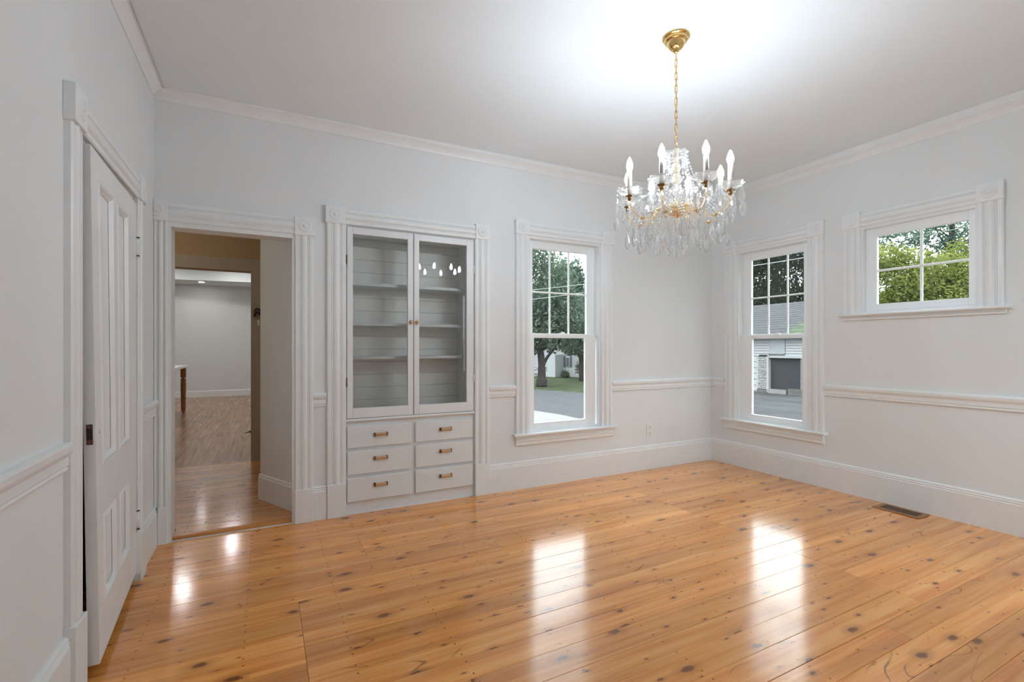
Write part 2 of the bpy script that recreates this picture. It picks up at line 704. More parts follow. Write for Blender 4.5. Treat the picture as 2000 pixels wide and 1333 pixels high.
def wall_holes(F, u0, u1, v0, v1, w0, w1, holes):
    bm = BM()
    us = sorted({u0, u1} | {h[0] for h in holes} | {h[1] for h in holes})
    for a, b in zip(us[:-1], us[1:]):
        mid = (a + b) / 2
        hs = sorted([(h[2], h[3]) for h in holes if h[0] < mid < h[1]])
        v = v0
        for lo, hi in hs:
            if lo > v + 1e-6:
                F.box(bm, a, b, v, lo, w0, w1)
            v = hi
        if v < v1 - 1e-6:
            F.box(bm, a, b, v, v1, w0, w1)
    return bm


def struct(name, bm, mat, label, cat, **kw):
    o = obj(name, bm, mat, **kw)
    tag(o, label, cat, kind='structure')
    return o


def sroot(name, loc, label, cat):
    return tag(empty(name, loc), label, cat, kind='structure')


# ------------------------------------------------------------------ room shell
ZC = 3.05
ZL = 3.0245     # ceiling height over the chandelier
YF = -4.15
WT = .14
DOOR_B = (-5.183, -4.424, 0, 2.125)
CAB = (-4.062, -2.988, 0, 2.245)
WIN1 = (-2.44, -1.615, .51, 2.34)
WIN2 = (.35, 1.128, .51, 2.34)
WIN3 = (1.582, 2.342, 1.60, 2.34)
DOOR_L = (.56, 1.48, 0, 2.13)

struct('wall_back', wall_holes(FB, -6.95, WT, -.05, 3.3, -WT, 0, [DOOR_B, CAB, WIN1]), WALL, 'pale grey painted back wall with doorway, china cabinet and one window', 'wall')
struct('wall_right', wall_holes(FRT, 0, -YF + WT, -.05, 3.2, -WT, 0, [WIN2, WIN3]), WALL, 'pale grey painted right wall with a tall window and a small high window', 'wall')
struct('wall_left', wall_holes(FL, 0, -YF + WT, -.05, 3.2, -.12, 0, [DOOR_L]), WALL, 'pale grey painted left wall with the ajar panelled door', 'wall')
FF = Fr(lambda u, v, w: (u, YF + w, v))
WIN_ADDED = (-1.30, -.20, .51, 2.34)  # unseen window added behind the viewpoint for more daylight
struct('wall_front', wall_holes(FF, -W - .12, WT, -.05, 3.2, -WT, 0, [WIN_ADDED]), WALL, 'plain pale grey wall behind the viewpoint', 'wall')
bm = BM()


def zc(x):
    """the old ceiling drops a little towards the left wall"""
    return 3.047 + .0085 * min(x, 0)


hexa(bm, [(-W - .12, YF - WT, zc(-W - .12)), (WT, YF - WT, zc(0)), (WT, WT, zc(0)), (-W - .12, WT, zc(-W - .12)),
          (-W - .12, YF - WT, ZC + .18), (WT, YF - WT, ZC + .18), (WT, WT, ZC + .18), (-W - .12, WT, ZC + .18)])
struct('ceiling', bm, CEIL, 'plain white ceiling above the chandelier', 'ceiling')

# floor: dark sub-floor slab with every pine board on it
bm = BM()
box(bm, (-W - .12, YF, -.09), (0, .0, -.021))
box(bm, (-6.15, -1.70, -.09), (-W - .12, -.3, -.021))
floor = struct('floor', bm, SUBFLOOR, 'glossy orange knotty pine board floor of the empty room', 'floor')


def plank(name, x0, x1, y0, y1, mat, parent, ztop=0.0, th=.02, along='x', gap=.0011):
    bm = BM()
    c = .0009
    y0 += gap * RND.choice((.3, .4, .5, 1.0))
    y1 -= gap * RND.choice((.3, .4, .5, 1.0))
    x0 += gap * .8
    x1 -= gap * .8
    if along == 'x':
        sec = [(y0, ztop - th), (y1, ztop - th), (y1, ztop - c), (y1 - c, ztop), (y0 + c, ztop), (y0, ztop - c)]
        prism(bm, [(x0, y, z) for y, z in sec], [(x1, y, z) for y, z in sec])
    else:
        sec = [(x0, ztop - th), (x1, ztop - th), (x1, ztop - c), (x1 - c, ztop), (x0 + c, ztop), (x0, ztop - c)]
        prism(bm, [(x, y0, z) for x, z in sec], [(x, y1, z) for x, z in sec])
    return obj(name, bm, mat, parent, origin=((x0 + x1) / 2, (y0 + y1) / 2, ztop))


seams = [0.0]
y = -2.93
ys = [-2.93, -2.803, -2.682, -2.545]
while ys[-1] < -.16:
    ys.append(ys[-1] + RND.uniform(.118, .146))
ys = [v for v in ys if v < -.07] + [0.0]
v = -2.93
while v > YF + .16:
    v -= RND.uniform(.12, .14)
    ys.append(v)
ys.append(YF)
ys.sort()
for a, b in zip(ys[:-1], ys[1:]):
    mid = (a + b) / 2
    cuts = []
    if -2.69 < mid < -.55:
        cuts.append(-1.635)
    elif mid < -2.69:
        cuts.append(RND.choice([-.6, -2.05, -3.4]))
    if -1.84 < mid < -1.20:
        cuts.append(-4.462)
    elif mid > -1.2:
        cuts.append(RND.choice([-3.67, -4.05, -3.25]))
    else:
        cuts.append(RND.choice([-3.9, -4.9, -4.49]))
    x_lo = -6.1 if (a > -1.48 and b < -.56) else -W
    xs = [x_lo] + sorted(cuts) + [-.001]
    for xa, xb in zip(xs[:-1], xs[1:]):
        plank('floor_plank', xa, xb, a, b, PINE, floor, ztop=RND.uniform(-.0004, .0004))

# skirting, chair rail, crown


def run(name, F, prof, segs, label, cat, mat=TRIM):
    if len(segs) == 1:
        bm = BM()
        F.hprof(bm, prof, *segs[0])
        return struct(name, bm, mat, label, cat)
    mid = F((segs[0][0] + segs[0][1]) / 2, prof[0][1], 0)
    r = sroot(name, mid, label, cat)
    for s in segs:
        bm = BM()
        F.hprof(bm, prof, *s)
        obj('molding', bm, mat, r)
    return r


run('baseboard_back', FB, BASE, [(-4.292, -4.200), (-2.843, -.001)], 'tall white molded baseboard along the back wall', 'baseboard')
run('baseboard_right', FRT, BASE, [(.0215, -YF)], 'tall white molded baseboard along the right wall above the floor register', 'baseboard')
run('baseboard_left', FL, BASE, [(.005, .444), (1.594, -YF)], 'tall white molded baseboard along the left wall', 'baseboard')
run('trim_1', FB, RAIL, [(-4.294, -4.200), (-2.843, -2.581), (-1.469, -.001)], 'white molded chair rail in short runs on the back wall', 'chair rail')
run('trim_2', FRT, RAIL, [(.03, .201), (1.272, -YF)], 'white molded chair rail on the right wall below the small window', 'chair rail')
run('trim_3', FL, RAIL, [(.005, .444), (1.594, -YF)], 'white molded chair rail on the left wall beside the panelled door', 'chair rail')


def crown(top):
    return [(0, 2.935), (.008, 2.935), (.012, 2.945), (.019, 2.958), (.032, 2.976), (.048, 2.990), (.056, 2.995), (.058, top), (0, top)]


bm = BM()
prism(bm, [FB(-W, v, w) for w, v in crown(zc(-W) - .001)], [FB(0, v, w) for w, v in crown(zc(0) - .001)])
struct('trim_4', bm, TRIM, 'white cove crown molding along the top of the back wall', 'crown molding')
run('trim_5', FRT, crown(zc(0) - .001), [(.0, -YF)], 'white cove crown molding along the top of the right wall', 'crown molding')
run('trim_6', FL, crown(zc(-W) - .013), [(.056, -YF)], 'white crown molding on the left wall with a dark gap under the ceiling', 'crown molding')

# ------------------------------------------------------------------ door casings
t7 = sroot('trim_7', (-4.81, 0, 0), 'white fluted casing with rosette corner blocks around the hall doorway', 'door casing')
casing_v(FB, -W + .001, -5.187, .249, 2.135, t7)
casing_v(FB, -4.42, -4.294, .249, 2.13, t7)
casing_h(FB, -5.188, -4.421, 2.136, 2.262, t7)
corner_block(FB, -W + .001, -5.1865, 2.135, 2.275, t7, half=-5.252)
corner_block(FB, -4.422, -4.282, 2.13, 2.268, t7)
plinth(FB, -W + .0225, -5.187, .249, t7)
plinth(FB, -4.42, -4.294, .249, t7)
bm = BM()
FB.box(bm, -5.190, -5.170, 0, 2.145, -WT - .004, .012)
obj('door_jamb', bm, TRIM, t7)
bm = BM()
FB.box(bm, -4.437, -4.417, 0, 2.145, -WT - .004, .012)
obj('door_jamb', bm, TRIM, t7)
bm = BM()
FB.box(bm, -5.170, -4.437, 2.105, 2.145, -WT - .004, .012)
obj('head_jamb', bm, TRIM, t7)

t8 = sroot('trim_8', (-W, -1.02, 0), 'white fluted casing with rosette blocks around the panelled closet door', 'door casing')
casing_v(FL, .445, .560, .27, 2.13, t8)
casing_v(FL, 1.480, 1.594, .27, 2.13, t8)
casing_h(FL, .560, 1.480, 2.130, 2.250, t8)
corner_block(FL, .425, .566, 2.128, 2.268, t8, d=.038)
corner_block(FL, 1.474, 1.602, 2.128, 2.268, t8, d=.038)
plinth(FL, .443, .566, .27, t8, d=.038)
plinth(FL, 1.474, 1.597, .28, t8, d=.038)
bm = BM()
FL.box(bm, .560, .566, 0, 2.13, -.118, -.04)
FL.box(bm, 1.474, 1.480, 0, 2.13, -.118, .0)
FL.box(bm, .566, 1.474, 2.122, 2.13, -.118, -.0)
obj('door_jamb', bm, TRIM, t8)

# ------------------------------------------------------------------ ajar closet door
HX, HY, DW = -5.250, -.566, .886


def dpt(a, z, w):
    """a from the hinge, w out of the room-side face; the old leaf is a little twisted"""
    k = (2.11 - z) / 2.055
    free = .027 + .029 * k
    return (HX + a / DW * free + w, HY - a, z)


FD = Fr(lambda u, v, w: dpt(u, v, w))
door = sroot('door_1', (HX, HY, 0), 'white four-panel closet door standing ajar in the left wall', 'door')
TH = .037
for nm, a in (('stile', (0, .205, .05, 2.098)), ('stile', (.786, DW, .05, 2.098)), ('mid_stile', (.450, .524, .25, .612)), ('mid_stile', (.450, .524, .815, 1.988)),
              ('top_rail', (.205, .786, 1.988, 2.098)), ('lock_rail', (.205, .786, .612, .815)), ('bottom_rail', (.205, .786, .05, .25))):
    bm = BM()
    FD.box(bm, *a, -TH, 0)
    obj(nm, bm, TRIM, door)
for (a0, a1) in ((.205, .450), (.524, .786)):
    for (z0, z1) in ((.25, .612), (.815, 1.988)):
        bm = BM()
        FD.box(bm, a0, a1, z0, z1, -.026, -.014)
        p = obj('door_panel', bm, TRIM, door)
        bm = BM()
        m = .030
        for q in (((a0, z0), (a1, z0), (a1 - m, z0 + m), (a0 + m, z0 + m)), ((a0, z1), (a1, z1), (a1 - m, z1 - m), (a0 + m, z1 - m)),
                  ((a0, z0), (a0, z1), (a0 + m, z1 - m), (a0 + m, z0 + m)), ((a1, z0), (a1, z1), (a1 - m, z1 - m), (a1 - m, z0 + m))):
            o0, o1, i1, i0 = q
            mm = [((o0[0] + i0[0]) / 2, (o0[1] + i0[1]) / 2), ((o1[0] + i1[0]) / 2, (o1[1] + i1[1]) / 2)]
            A = [FD(o0[0], o0[1], -.002), FD(*mm[0], .004), FD(i0[0], i0[1], -.012), FD(o0[0], o0[1], -.014)]
            B = [FD(o1[0], o1[1], -.002), FD(*mm[1], .004), FD(i1[0], i1[1], -.012), FD(o1[0], o1[1], -.014)]
            prism(bm, A, B)
        obj('panel_molding', bm, TRIM, p)
for z0, z1 in ((1.80, 1.915), (.285, .40)):
    bm = BM()
    lathe(bm, [(0, z0), (.0095, z0), (.0095, z1), (0, z1)], (HX + .006, HY + .004, 0), seg=10)
    h = obj('hinge', bm, TRIM, door, smooth=True)
    bm = BM()
    FD.box(bm, .002, .045, z0 + .004, z1 - .004, .0, .0035)
    obj('hinge_leaf', bm, TRIM, h)
    bm = BM()
    for zz in (z0 + .006, z1 - .008):
        box(bm, (HX + .004, HY - .010, zz), (HX + .0168, HY + .003, zz + .005))
    obj('hinge_gap', bm, DARKSLOT, h)
bm = BM()
FD.box(bm, DW - .001, DW + .0018, .918, .998, -TH + .009, -.008)
lp = tag(obj('latch_plate', bm, REDBRZ, door), 'dark bronze latch plate')
bm = BM()
FD.box(bm, DW + .0005, DW + .003, .938, .980, -TH + .010, -.009)
obj('latch_hole', bm, BLACKM, lp)
bm = BM()
for zz in (.926, .990):
    q = FD(DW + .0015, zz, -TH / 2)
    lathe(bm, [(0, -.002), (.004, -.002), (.003, 0), (0, .0005)], q, axis='y', seg=10)
obj('screw', bm, COPDK, lp)
bm = BM()
FD.box(bm, .828, .832, .952, .968, .0, .0012)
obj('keyhole', bm, DARKSLOT, door)

# closet behind the door
bm = BM()
box(bm, (-6.2, -1.75, -.05), (-6.12, -.25, 2.6))
box(bm, (-6.12, -1.75, -.05), (-W - .12, -1.67, 2.6))
box(bm, (-6.12, -.33, -.05), (-W - .12, -.25, 2.6))
box(bm, (-6.12, -1.75, 2.52), (-W - .12, -.25, 2.6))
struct('wall_closet', bm, CLOSET, 'dark brown inside of the closet behind the ajar door', 'wall')

# ------------------------------------------------------------------ china cabinet with its casing
t9 = sroot('trim_9', (-3.52, 0, 0), 'white fluted casing with rosette blocks around the built-in china cabinet', 'cabinet casing')
casing_v(FB, -4.198, -4.062, .255, 2.248, t9)
casing_v(FB, -2.985, -2.845, .275, 2.252, t9)
casing_h(FB, -4.070, -2.980, 2.250, 2.366, t9)
corner_block(FB, -4.209, -4.068, 2.246, 2.380, t9)
corner_block(FB, -2.983, -2.853, 2.250, 2.382, t9)
plinth(FB, -4.198, -4.062, .255, t9)
plinth(FB, -2.985, -2.843, .275, t9)

cab = tag(empty('china_cabinet', (-3.525, .17, 0)), 'white built-in china cabinet with two glazed doors over six drawers', 'cabinet')
CX0, CX1, CD = -4.062, -2.988, .36
bm = BM()
box(bm, (CX0, .002, .72), (CX0 + .018, CD, 2.245))
obj('side_panel', bm, CABIN, cab)
bm = BM()
box(bm, (CX1 - .018, .002, .72), (CX1, CD, 2.245))
obj('side_panel', bm, CABIN, cab)
bm = BM()
box(bm, (CX0 + .018, .012, 2.227), (CX1 - .018, CD, 2.245))
obj('top_panel', bm, CABIN, cab)
bm = BM()
box(bm, (CX0 + .018, .012, .722), (CX1 - .018, CD - .02, .742))
obj('bottom_panel', bm, CABIN, cab)
bm = BM()
box(bm, (CX0 - .02, CD + .001, -.02), (CX1 + .02, CD + .02, 2.26))
obj('leak_panel', bm, CABIN, cab)  # unseen panel added to stop sky light leaking between the back boards
z = .742
while z < 2.22:
    z2 = min(z + .109, 2.227)
    bm = BM()
    c = .004
    sec = [(CD, z), (CD - .013, z), (CD - .017, z + c), (CD - .017, z2 - c), (CD - .013, z2 - .0012), (CD, z2 - .0012)]
    prism(bm, [(CX0 + .018, a, b) for a, b in sec], [(CX1 - .018, a, b) for a, b in sec])
    obj('back_board', bm, CABIN, cab)
    z = z2
for zs in (1.826, 1.502, 1.229):
    bm = BM()
    box(bm, (CX0 + .019, .12, zs - .024), (CX1 - .019, CD - .018, zs))
    box(bm, (CX1 - .070, .028, zs - .024), (CX1 - .019, .12, zs))
    obj('shelf', bm, CABP, cab)
# lower carcass: face frame, plinth, ledge
bm = BM()
box(bm, (CX0, .010, .0), (CX1, .030, .094))
obj('toe_board', bm, CABP, cab)
bm = BM()
box(bm, (CX0, .006, .094), (CX1, .030, .722))
obj('face_frame', bm, CABP, cab)
bm = BM()
prism(bm, [(CX0 + .001, .03, .722), (CX0 + .001, -.018, .722), (CX0 + .001, -.026, .728), (CX0 + .001, -.026, .738), (CX0 + .001, -.020, .744), (CX0 + .001, .03, .744)],
      [(CX1 - .003, .03, .722), (CX1 - .003, -.018, .722), (CX1 - .003, -.026, .728), (CX1 - .003, -.026, .738), (CX1 - .003, -.020, .744), (CX1 - .003, .03, .744)])
obj('ledge', bm, CABP, cab)


def pull(x, zc, parent):
    bm = BM()
    prism(bm, [(x - .042, -.018 - .020, zc - .011), (x - .042, -.018 - .027, zc - .004), (x - .042, -.018 - .027, zc + .006), (x - .042, -.018 - .020, zc + .012), (x - .042, -.018 - .012, zc + .012), (x - .042, -.018 - .012, zc - .011)],
          [(x + .042, -.018 - .020, zc - .011), (x + .042, -.018 - .027, zc - .004), (x + .042, -.018 - .027, zc + .006), (x + .042, -.018 - .020, zc + .012), (x + .042, -.018 - .012, zc + .012), (x + .042, -.018 - .012, zc - .011)])
    pl = tag(obj('pull', bm, COPPER, parent), 'brushed bronze bar pull on dark end brackets')
    return pl


def pull_ends(x, zc, parent):
    for s in (-1, 1):
        bm = BM()
        a = x + s * .047
        box(bm, (a - .0075, -.018 - .016, zc - .015), (a + .0075, -.018, zc + .014))
        obj('pull_bracket', bm, COPDK, parent, bevel=.0015)


for (x0, x1, xp) in ((-4.051, -3.547, -3.797), (-3.513, -3.003, -3.256)):
    for (z0, z1, zp) in ((.517, .683, .611), (.308, .489, .426), (.099, .284, .216)):
        bm = BM()
        FB.box(bm, x0, x1, z0, z1, -.0055, .018)
        d = obj('drawer', bm, CABP, cab, bevel=.004)
        pull(xp, zp, d)
        pull_ends(xp, zp, d)

for k, (x0, x1, gx0, gx1, hs) in enumerate(((-4.052, -3.533, -4.009, -3.578, -1), (-3.526, -2.998, -3.483, -3.062, 1))):
    dr = empty('cabinet_door', ((x0 + x1) / 2, -.01, 1.49), cab)
    z0, z1, g0, g1 = .748, 2.237, .826, 2.183
    for nm, b in (('stile', (x0, gx0, z0, z1)), ('stile', (gx1, x1, z0, z1)), ('rail', (gx0, gx1, z0, g0)), ('rail', (gx0, gx1, g1, z1))):
        bm = BM()
        FB.box(bm, *b, -.010, .018)
        obj(nm, bm, CABP, dr, bevel=.0025)
    bm = BM()
    # thin old pane, very slightly out of true in its frame
    tl = .0040 if k else -.001
    hexa(bm, [(gx0, .001 - tl, g0), (gx1, .001 + tl, g0), (gx1, .003 + tl, g0), (gx0, .003 - tl, g0),
              (gx0, .001 - tl, g1), (gx1, .001 + tl, g1), (gx1, .003 + tl, g1), (gx0, .003 - tl, g1)])
    obj('glass_pane', bm, CGLASS, dr)
    kx = -3.553 if k == 0 else -3.503
    bm = BM()
    prism(bm, [(kx + .013 * math.cos(a), -.0185, 1.506 + .021 * math.sin(a)) for a in [2 * PI * i / 20 for i in range(20)]],
          [(kx + .013 * math.cos(a), -.021, 1.506 + .021 * math.sin(a)) for a in [2 * PI * i / 20 for i in range(20)]])
    kb = obj('knob_plate', bm, COPPER, dr)
    bm = BM()
    lathe(bm, [(0, -.048), (.007, -.047), (.0125, -.042), (.0135, -.036), (.010, -.030), (.006, -.026), (.006, -.020), (0, -.020)], (kx, 0, 1.508), axis='y', seg=18)
    tag(obj('knob', bm, COPPER, dr, smooth=True), 'round brushed bronze knob')
    hx = x0 - .004 if hs < 0 else x1 + .004
    for zh in (1.98, 1.03):
        bm = BM()
        lathe(bm, [(0, -.034), (.005, -.034), (.005, .034), (0, .034)], (hx, -.020, zh), seg=10)
        obj('hinge', bm, COPDK if hs < 0 else TRIM, dr, smooth=True)

# ------------------------------------------------------------------ windows


def window(F, n, blk, cas, vtop, stool, label, dh, glass_hi, mids, vmid, ap_h, casw):
    """blk = outer u of corner blocks, cas = (outer0, inner0, inner1, outer1)"""
    o0, i0, i1, o1 = cas
    vs = stool[2]
    root = sroot('window_%d' % n, F((i0 + i1) / 2, vs, 0), label, 'window')
    casing_v(F, o0, i0, vs, vtop - .13, root)
    casing_v(F, i1, o1, vs, vtop - .13, root)
    casing_h(F, i0 - .008, i1 + .008, vtop - .13, vtop - .016, root)
    corner_block(F, blk[0], blk[0] + (i0 - o0) + .008, vtop - .132, vtop, root)
    corner_block(F, blk[1] - (o1 - i1) - .008, blk[1], vtop - .132, vtop, root)
    bm = BM()
    F.hprof(bm, [(-.06, vs - .022), (.05, vs - .022), (.060, vs - .016), (.060, vs - .006), (.052, vs), (-.06, vs)], i0 + .001, i1 - .001)
    F.hprof(bm, [(.0, vs - .022), (.05, vs - .022), (.060, vs - .016), (.060, vs - .006), (.052, vs), (.0, vs)], stool[0], i0 + .001)
    F.hprof(bm, [(.0, vs - .022), (.05, vs - .022), (.060, vs - .016), (.060, vs - .006), (.052, vs), (.0, vs)], i1 - .001, stool[1])
    obj('stool', bm, TRIM, root)
    bm = BM()
    a = vs - .022
    b = a - ap_h
    F.hprof(bm, [(0, a), (.034, a), (.034, a - .2 * ap_h), (.024, a - .28 * ap_h), (.030, a - .36 * ap_h), (.022, a - .44 * ap_h), (.028, a - .54 * ap_h), (.020, a - .62 * ap_h), (.020, b + .004), (.014, b), (0, b)], stool[0] + .028, stool[1] - .028)
    obj('apron', bm, TRIM, root)
    # jamb liner
    vh = vtop - .132
    bm = BM()
    F.box(bm, i0 - .004, i0 + .018, vs, vh, -WT + .002, .008)
    obj('jamb', bm, TRIM, root)
    bm = BM()
    F.box(bm, i1 - .018, i1 + .004, vs, vh, -WT + .002, .008)
    obj('jamb', bm, TRIM, root)
    bm = BM()
    F.box(bm, i0 + .018, i1 - .018, vh - .022, vh + .004, -WT + .002, .008)
    obj('head_jamb', bm, TRIM, root)
    bm = BM()
    F.box(bm, i0 + .018, i1 - .018, vs - .01, vs + .02, -WT + .002, -.03)
    obj('sill_board', bm, VINYL, root)
    return root, i0 + .018, i1 - .018, vh - .022, vs + .02


def sash(F, root, name, u0, u1, v0, v1, g, w0, w1, muntv=(), munth=(), mw=.016):
    gu0, gu1, gv0, gv1 = g
    r = empty(name, F((u0 + u1) / 2, v0, (w0 + w1) / 2), root)
    for nm, b in (('stile', (u0, gu0, v0, v1)), ('stile', (gu1, u1, v0, v1)), ('rail', (gu0, gu1, v0, gv0)), ('rail', (gu0, gu1, gv1, v1))):
        bm = BM()
        F.box(bm, *b, w0, w1)
        obj(nm, bm, VINYL, r, bevel=.003)
    wm = (w0 + w1) / 2
    us = [gu0] + list(muntv) + [gu1]
    vs = [gv0] + list(munth) + [gv1]
    for m in muntv:
        bm = BM()
        F.vprof(bm, [(m - mw / 2, wm + .004), (m - mw / 4, wm + .010), (m + mw / 4, wm + .010), (m + mw / 2, wm + .004), (m + mw / 2, wm - .006), (m - mw / 2, wm - .006)], gv0, gv1)
        obj('muntin', bm, VINYL, r)
    for m in munth:
        for a, b in zip(us[:-1], us[1:]):
            bm = BM()
            a2 = a + (mw / 2 if a in muntv else 0)
            b2 = b - (mw / 2 if b in muntv else 0)
            F.hprof(bm, [(wm + .004, m - mw / 2), (wm + .010, m - mw / 4), (wm + .010, m + mw / 4), (wm + .004, m + mw / 2), (wm - .006, m + mw / 2), (wm - .006, m - mw / 2)], a2, b2)
            obj('muntin', bm, VINYL, r)
    for a, b in zip(us[:-1], us[1:]):
        for c, d in zip(vs[:-1], vs[1:]):
            a2 = a + (mw / 2 if a in muntv else 0)
            b2 = b - (mw / 2 if b in muntv else 0)
            c2 = c + (mw / 2 if c in munth else 0)
            d2 = d - (mw / 2 if d in munth else 0)
            bm = BM()
            F.box(bm, a2, b2, c2, d2, wm - .002, wm + .002)
            obj('pane', bm, GLASS, r)
    return r


def lock(F, root, u, v, w):
    bm = BM()
    F.box(bm, u - .03, u + .03, v, v + .008, w - .012, w + .006)
    F.box(bm, u - .012, u + .030, v + .008, v + .018, w - .008, w + .002)
    obj('sash_lock', bm, VINYL, root, bevel=.002)


r1, a, b, vt, vb = window(FB, 1, (-2.586, -1.455), (-2.579, -2.445, -1.610, -1.471), 2.472, (-2.608, -1.428, .508), 'tall white six-over-one sash window in the back wall', None, None, None, None, .088, None)
up = sash(FB, r1, 'upper_sash', a, b, 1.395, vt, (-2.354, -1.722, 1.436, 2.246), -.105, -.070, (-2.152, -1.932), (1.832,))
lo = sash(FB, r1, 'lower_sash', a, b - .012, vb, 1.432, (-2.358, -1.763, .585, 1.391), -.068, -.034)
lock(FB, lo, -2.03, 1.432, -.05)
r2, a, b, vt, vb = window(FRT, 2, (.197, 1.279), (.204, .347, 1.130, 1.271), 2.480, (.166, 1.300, .512), 'tall white six-over-one sash window in the right wall near the corner', None, None, None, None, .088, None)
up = sash(FRT, r2, 'upper_sash', a, b, 1.398, vt, (.464, 1.034, 1.440, 2.243), -.105, -.070, (.655, .862), (1.831,))
lo = sash(FRT, r2, 'lower_sash', a, b, vb, 1.434, (.498, 1.040, .582, 1.392), -.068, -.034)
lock(FRT, lo, .77, 1.434, -.05)
r3, a, b, vt, vb = window(FRT, 3, (1.437, 2.490), (1.442, 1.578, 2.346, 2.486), 2.477, (1.415, 2.526, 1.595), 'small high white four-pane window in the right wall', None, None, None, None, .036, None)
up = sash(FRT, r3, 'fixed_sash', a, b, vb, vt, (1.679, 2.280, 1.672, 2.249), -.070, -.035, (1.986,), (1.957,), .018)

rr, a, b, vt, vb = window(FF, 4, (-1.446, -.054), (-1.438, -1.304, -.196, -.062), 2.472, (-1.466, -.034, .508), 'unseen wide sash window added behind the viewpoint to bring in more daylight', None, None, None, None, .088, None)
sash(FF, rr, 'upper_sash', a, b, 1.395, vt, (a + .05, b - .05, 1.436, 2.246), -.105, -.070, ((a + b) / 2 - .17, (a + b) / 2 + .17), (1.832,))
sash(FF, rr, 'lower_sash', a, b, vb, 1.432, (a + .05, b - .05, .585, 1.391), -.068, -.034)

# ------------------------------------------------------------------ wall outlet, floor register
ot = tag(empty('wall_outlet', (-.949, 0, .343)), 'white duplex wall outlet low on the back wall right of the window', 'outlet')
bm = BM()
FB.box(bm, -.992, -.906, .348, .480, .0004, .007)
obj('cover_plate', bm, PLATE, ot, bevel=.003)
for zc in (.448, .381):
    bm = BM()
    FB.box(bm, -.967, -.931, zc - .022, zc + .022, .0068, .0095)
    s = obj('socket', bm, PLATE, ot, bevel=.003)
    bm = BM()
    FB.box(bm, -.957, -.954, zc - .004, zc + .010, .0092, .0099)
    FB.box(bm, -.944, -.941, zc - .004, zc + .010, .0092, .0099)
    FB.box(bm, -.951, -.947, zc - .016, zc - .010, .0092, .0099)
    obj('slot', bm, DARKSLOT, s)

rg = tag(empty('floor_register', (-.135, -1.925, 0)), 'brown slatted floor register set in the boards beside the right wall', 'register')
x0, x1, y0, y1 = -.226, -.044, -2.082, -1.768
for nm, q in (('frame_side', (x0, x0 + .032, y0, y1)), ('frame_side', (x1 - .032, x1, y0, y1)), ('frame_end', (x0 + .032, x1 - .032, y0, y0 + .034)), ('frame_end', (x0 + .032, x1 - .032, y1 - .034, y1))):
    bm = BM()
    box(bm, (q[0], q[2], .0005), (q[1], q[3], .007))
    obj(nm, bm, VENTW, rg, bevel=.002)
bm = BM()
box(bm, (x0 + .03, y0 + .032, .0002), (x1 - .03, y1 - .032, .0012))
obj('duct', bm, DARKSLOT, rg)
n = 18
for i in range(n):
    yy = y0 + .036 + (y1 - y0 - .072) * (i + .5) / n
    bm = BM()
    hexa(bm, [(x0 + .032, yy - .0035, .0015), (x1 - .032, yy - .0035, .0015), (x1 - .032, yy + .0005, .0015), (x0 + .032, yy + .0005, .0015),
              (x0 + .032, yy - .0005, .006), (x1 - .032, yy - .0005, .006), (x1 - .032, yy + .0035, .006), (x0 + .032, yy + .0035, .006)])
    obj('slat', bm, VENTD, rg)

# ------------------------------------------------------------------ hall and living room beyond the doorway
HZ = .024
bm = BM()
box(bm, (-6.95, .058, -.09), (-4.0, 2.38, HZ - .021))
fh = struct('floor_hall', bm, SUBFLOOR, 'narrow pine boards of the hall floor one small step up', 'floor')
bm = BM()
prism(bm, [(-5.170, .026, .001), (-5.170, .026, HZ - .010), (-5.170, .036, HZ - .002), (-5.170, .056, HZ), (-5.170, .058, .001)],
      [(-4.437, .026, .001), (-4.437, .026, HZ - .010), (-4.437, .036, HZ - .002), (-4.437, .056, HZ), (-4.437, .058, .001)])
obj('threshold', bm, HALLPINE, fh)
yy = .058
while yy < 2.2:
    y2 = min(yy + RND.uniform(.105, .135), 2.25)
    cut = RND.uniform(-5.6, -4.7)
    for xa, xb in ((-6.8, cut), (cut, -4.05)):
        if yy < .14 + .001:
            xa, xb = max(xa, -5.168), min(xb, -4.439)
        if xb - xa > .05:
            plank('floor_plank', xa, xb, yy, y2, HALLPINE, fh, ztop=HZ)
    yy = y2
bm = BM()
for q in (((-6.95, WT, -.05), (-6.8, 2.24, 2.95)),):
    box(bm, *q)
struct('wall_hall_left', bm, TAN, 'tan side wall of the hall hidden behind the doorway', 'wall')
bm = BM()
box(bm, (-4.15, .40, -.05), (-4.0, 2.24, 2.95))
struct('wall_hall_right', bm, HGREY, 'grey end wall of the hall behind the china cabinet', 'wall')
bm = BM()
box(bm, (-6.95, WT, 2.85), (-4.0, 2.24, 2.95))
struct('ceiling_hall', bm, CEIL, 'ceiling of the dim hall', 'ceiling')
FH = Fr(lambda u, v, w: (u, 2.24 - w, v))
OP = (-7.3, -4.756, 0, 2.152)
struct('wall_hall_back', wall_holes(FH, -9.1, -3.8, -.05, 3.4, -.14, 0, [(-5.85, -4.756, -.05, 2.152)]), TAN, 'dim tan hall wall over the opening to the living room', 'wall')
t10 = sroot('trim_10', (-5.3, 2.24, 0), 'flat dull beige casing around the opening to the living room', 'door casing')
bm = BM()
FH.box(bm, -5.985, -4.62, 2.152, 2.287, 0, .02)
obj('head_casing', bm, HTRIM, t10)
bm = BM()
FH.box(bm, -4.756, -4.62, HZ, 2.152, 0, .02)
obj('side_casing', bm, HTRIM, t10)
bm = BM()
FH.box(bm, -5.985, -5.85, HZ, 2.152, 0, .02)
obj('side_casing', bm, HTRIM, t10)
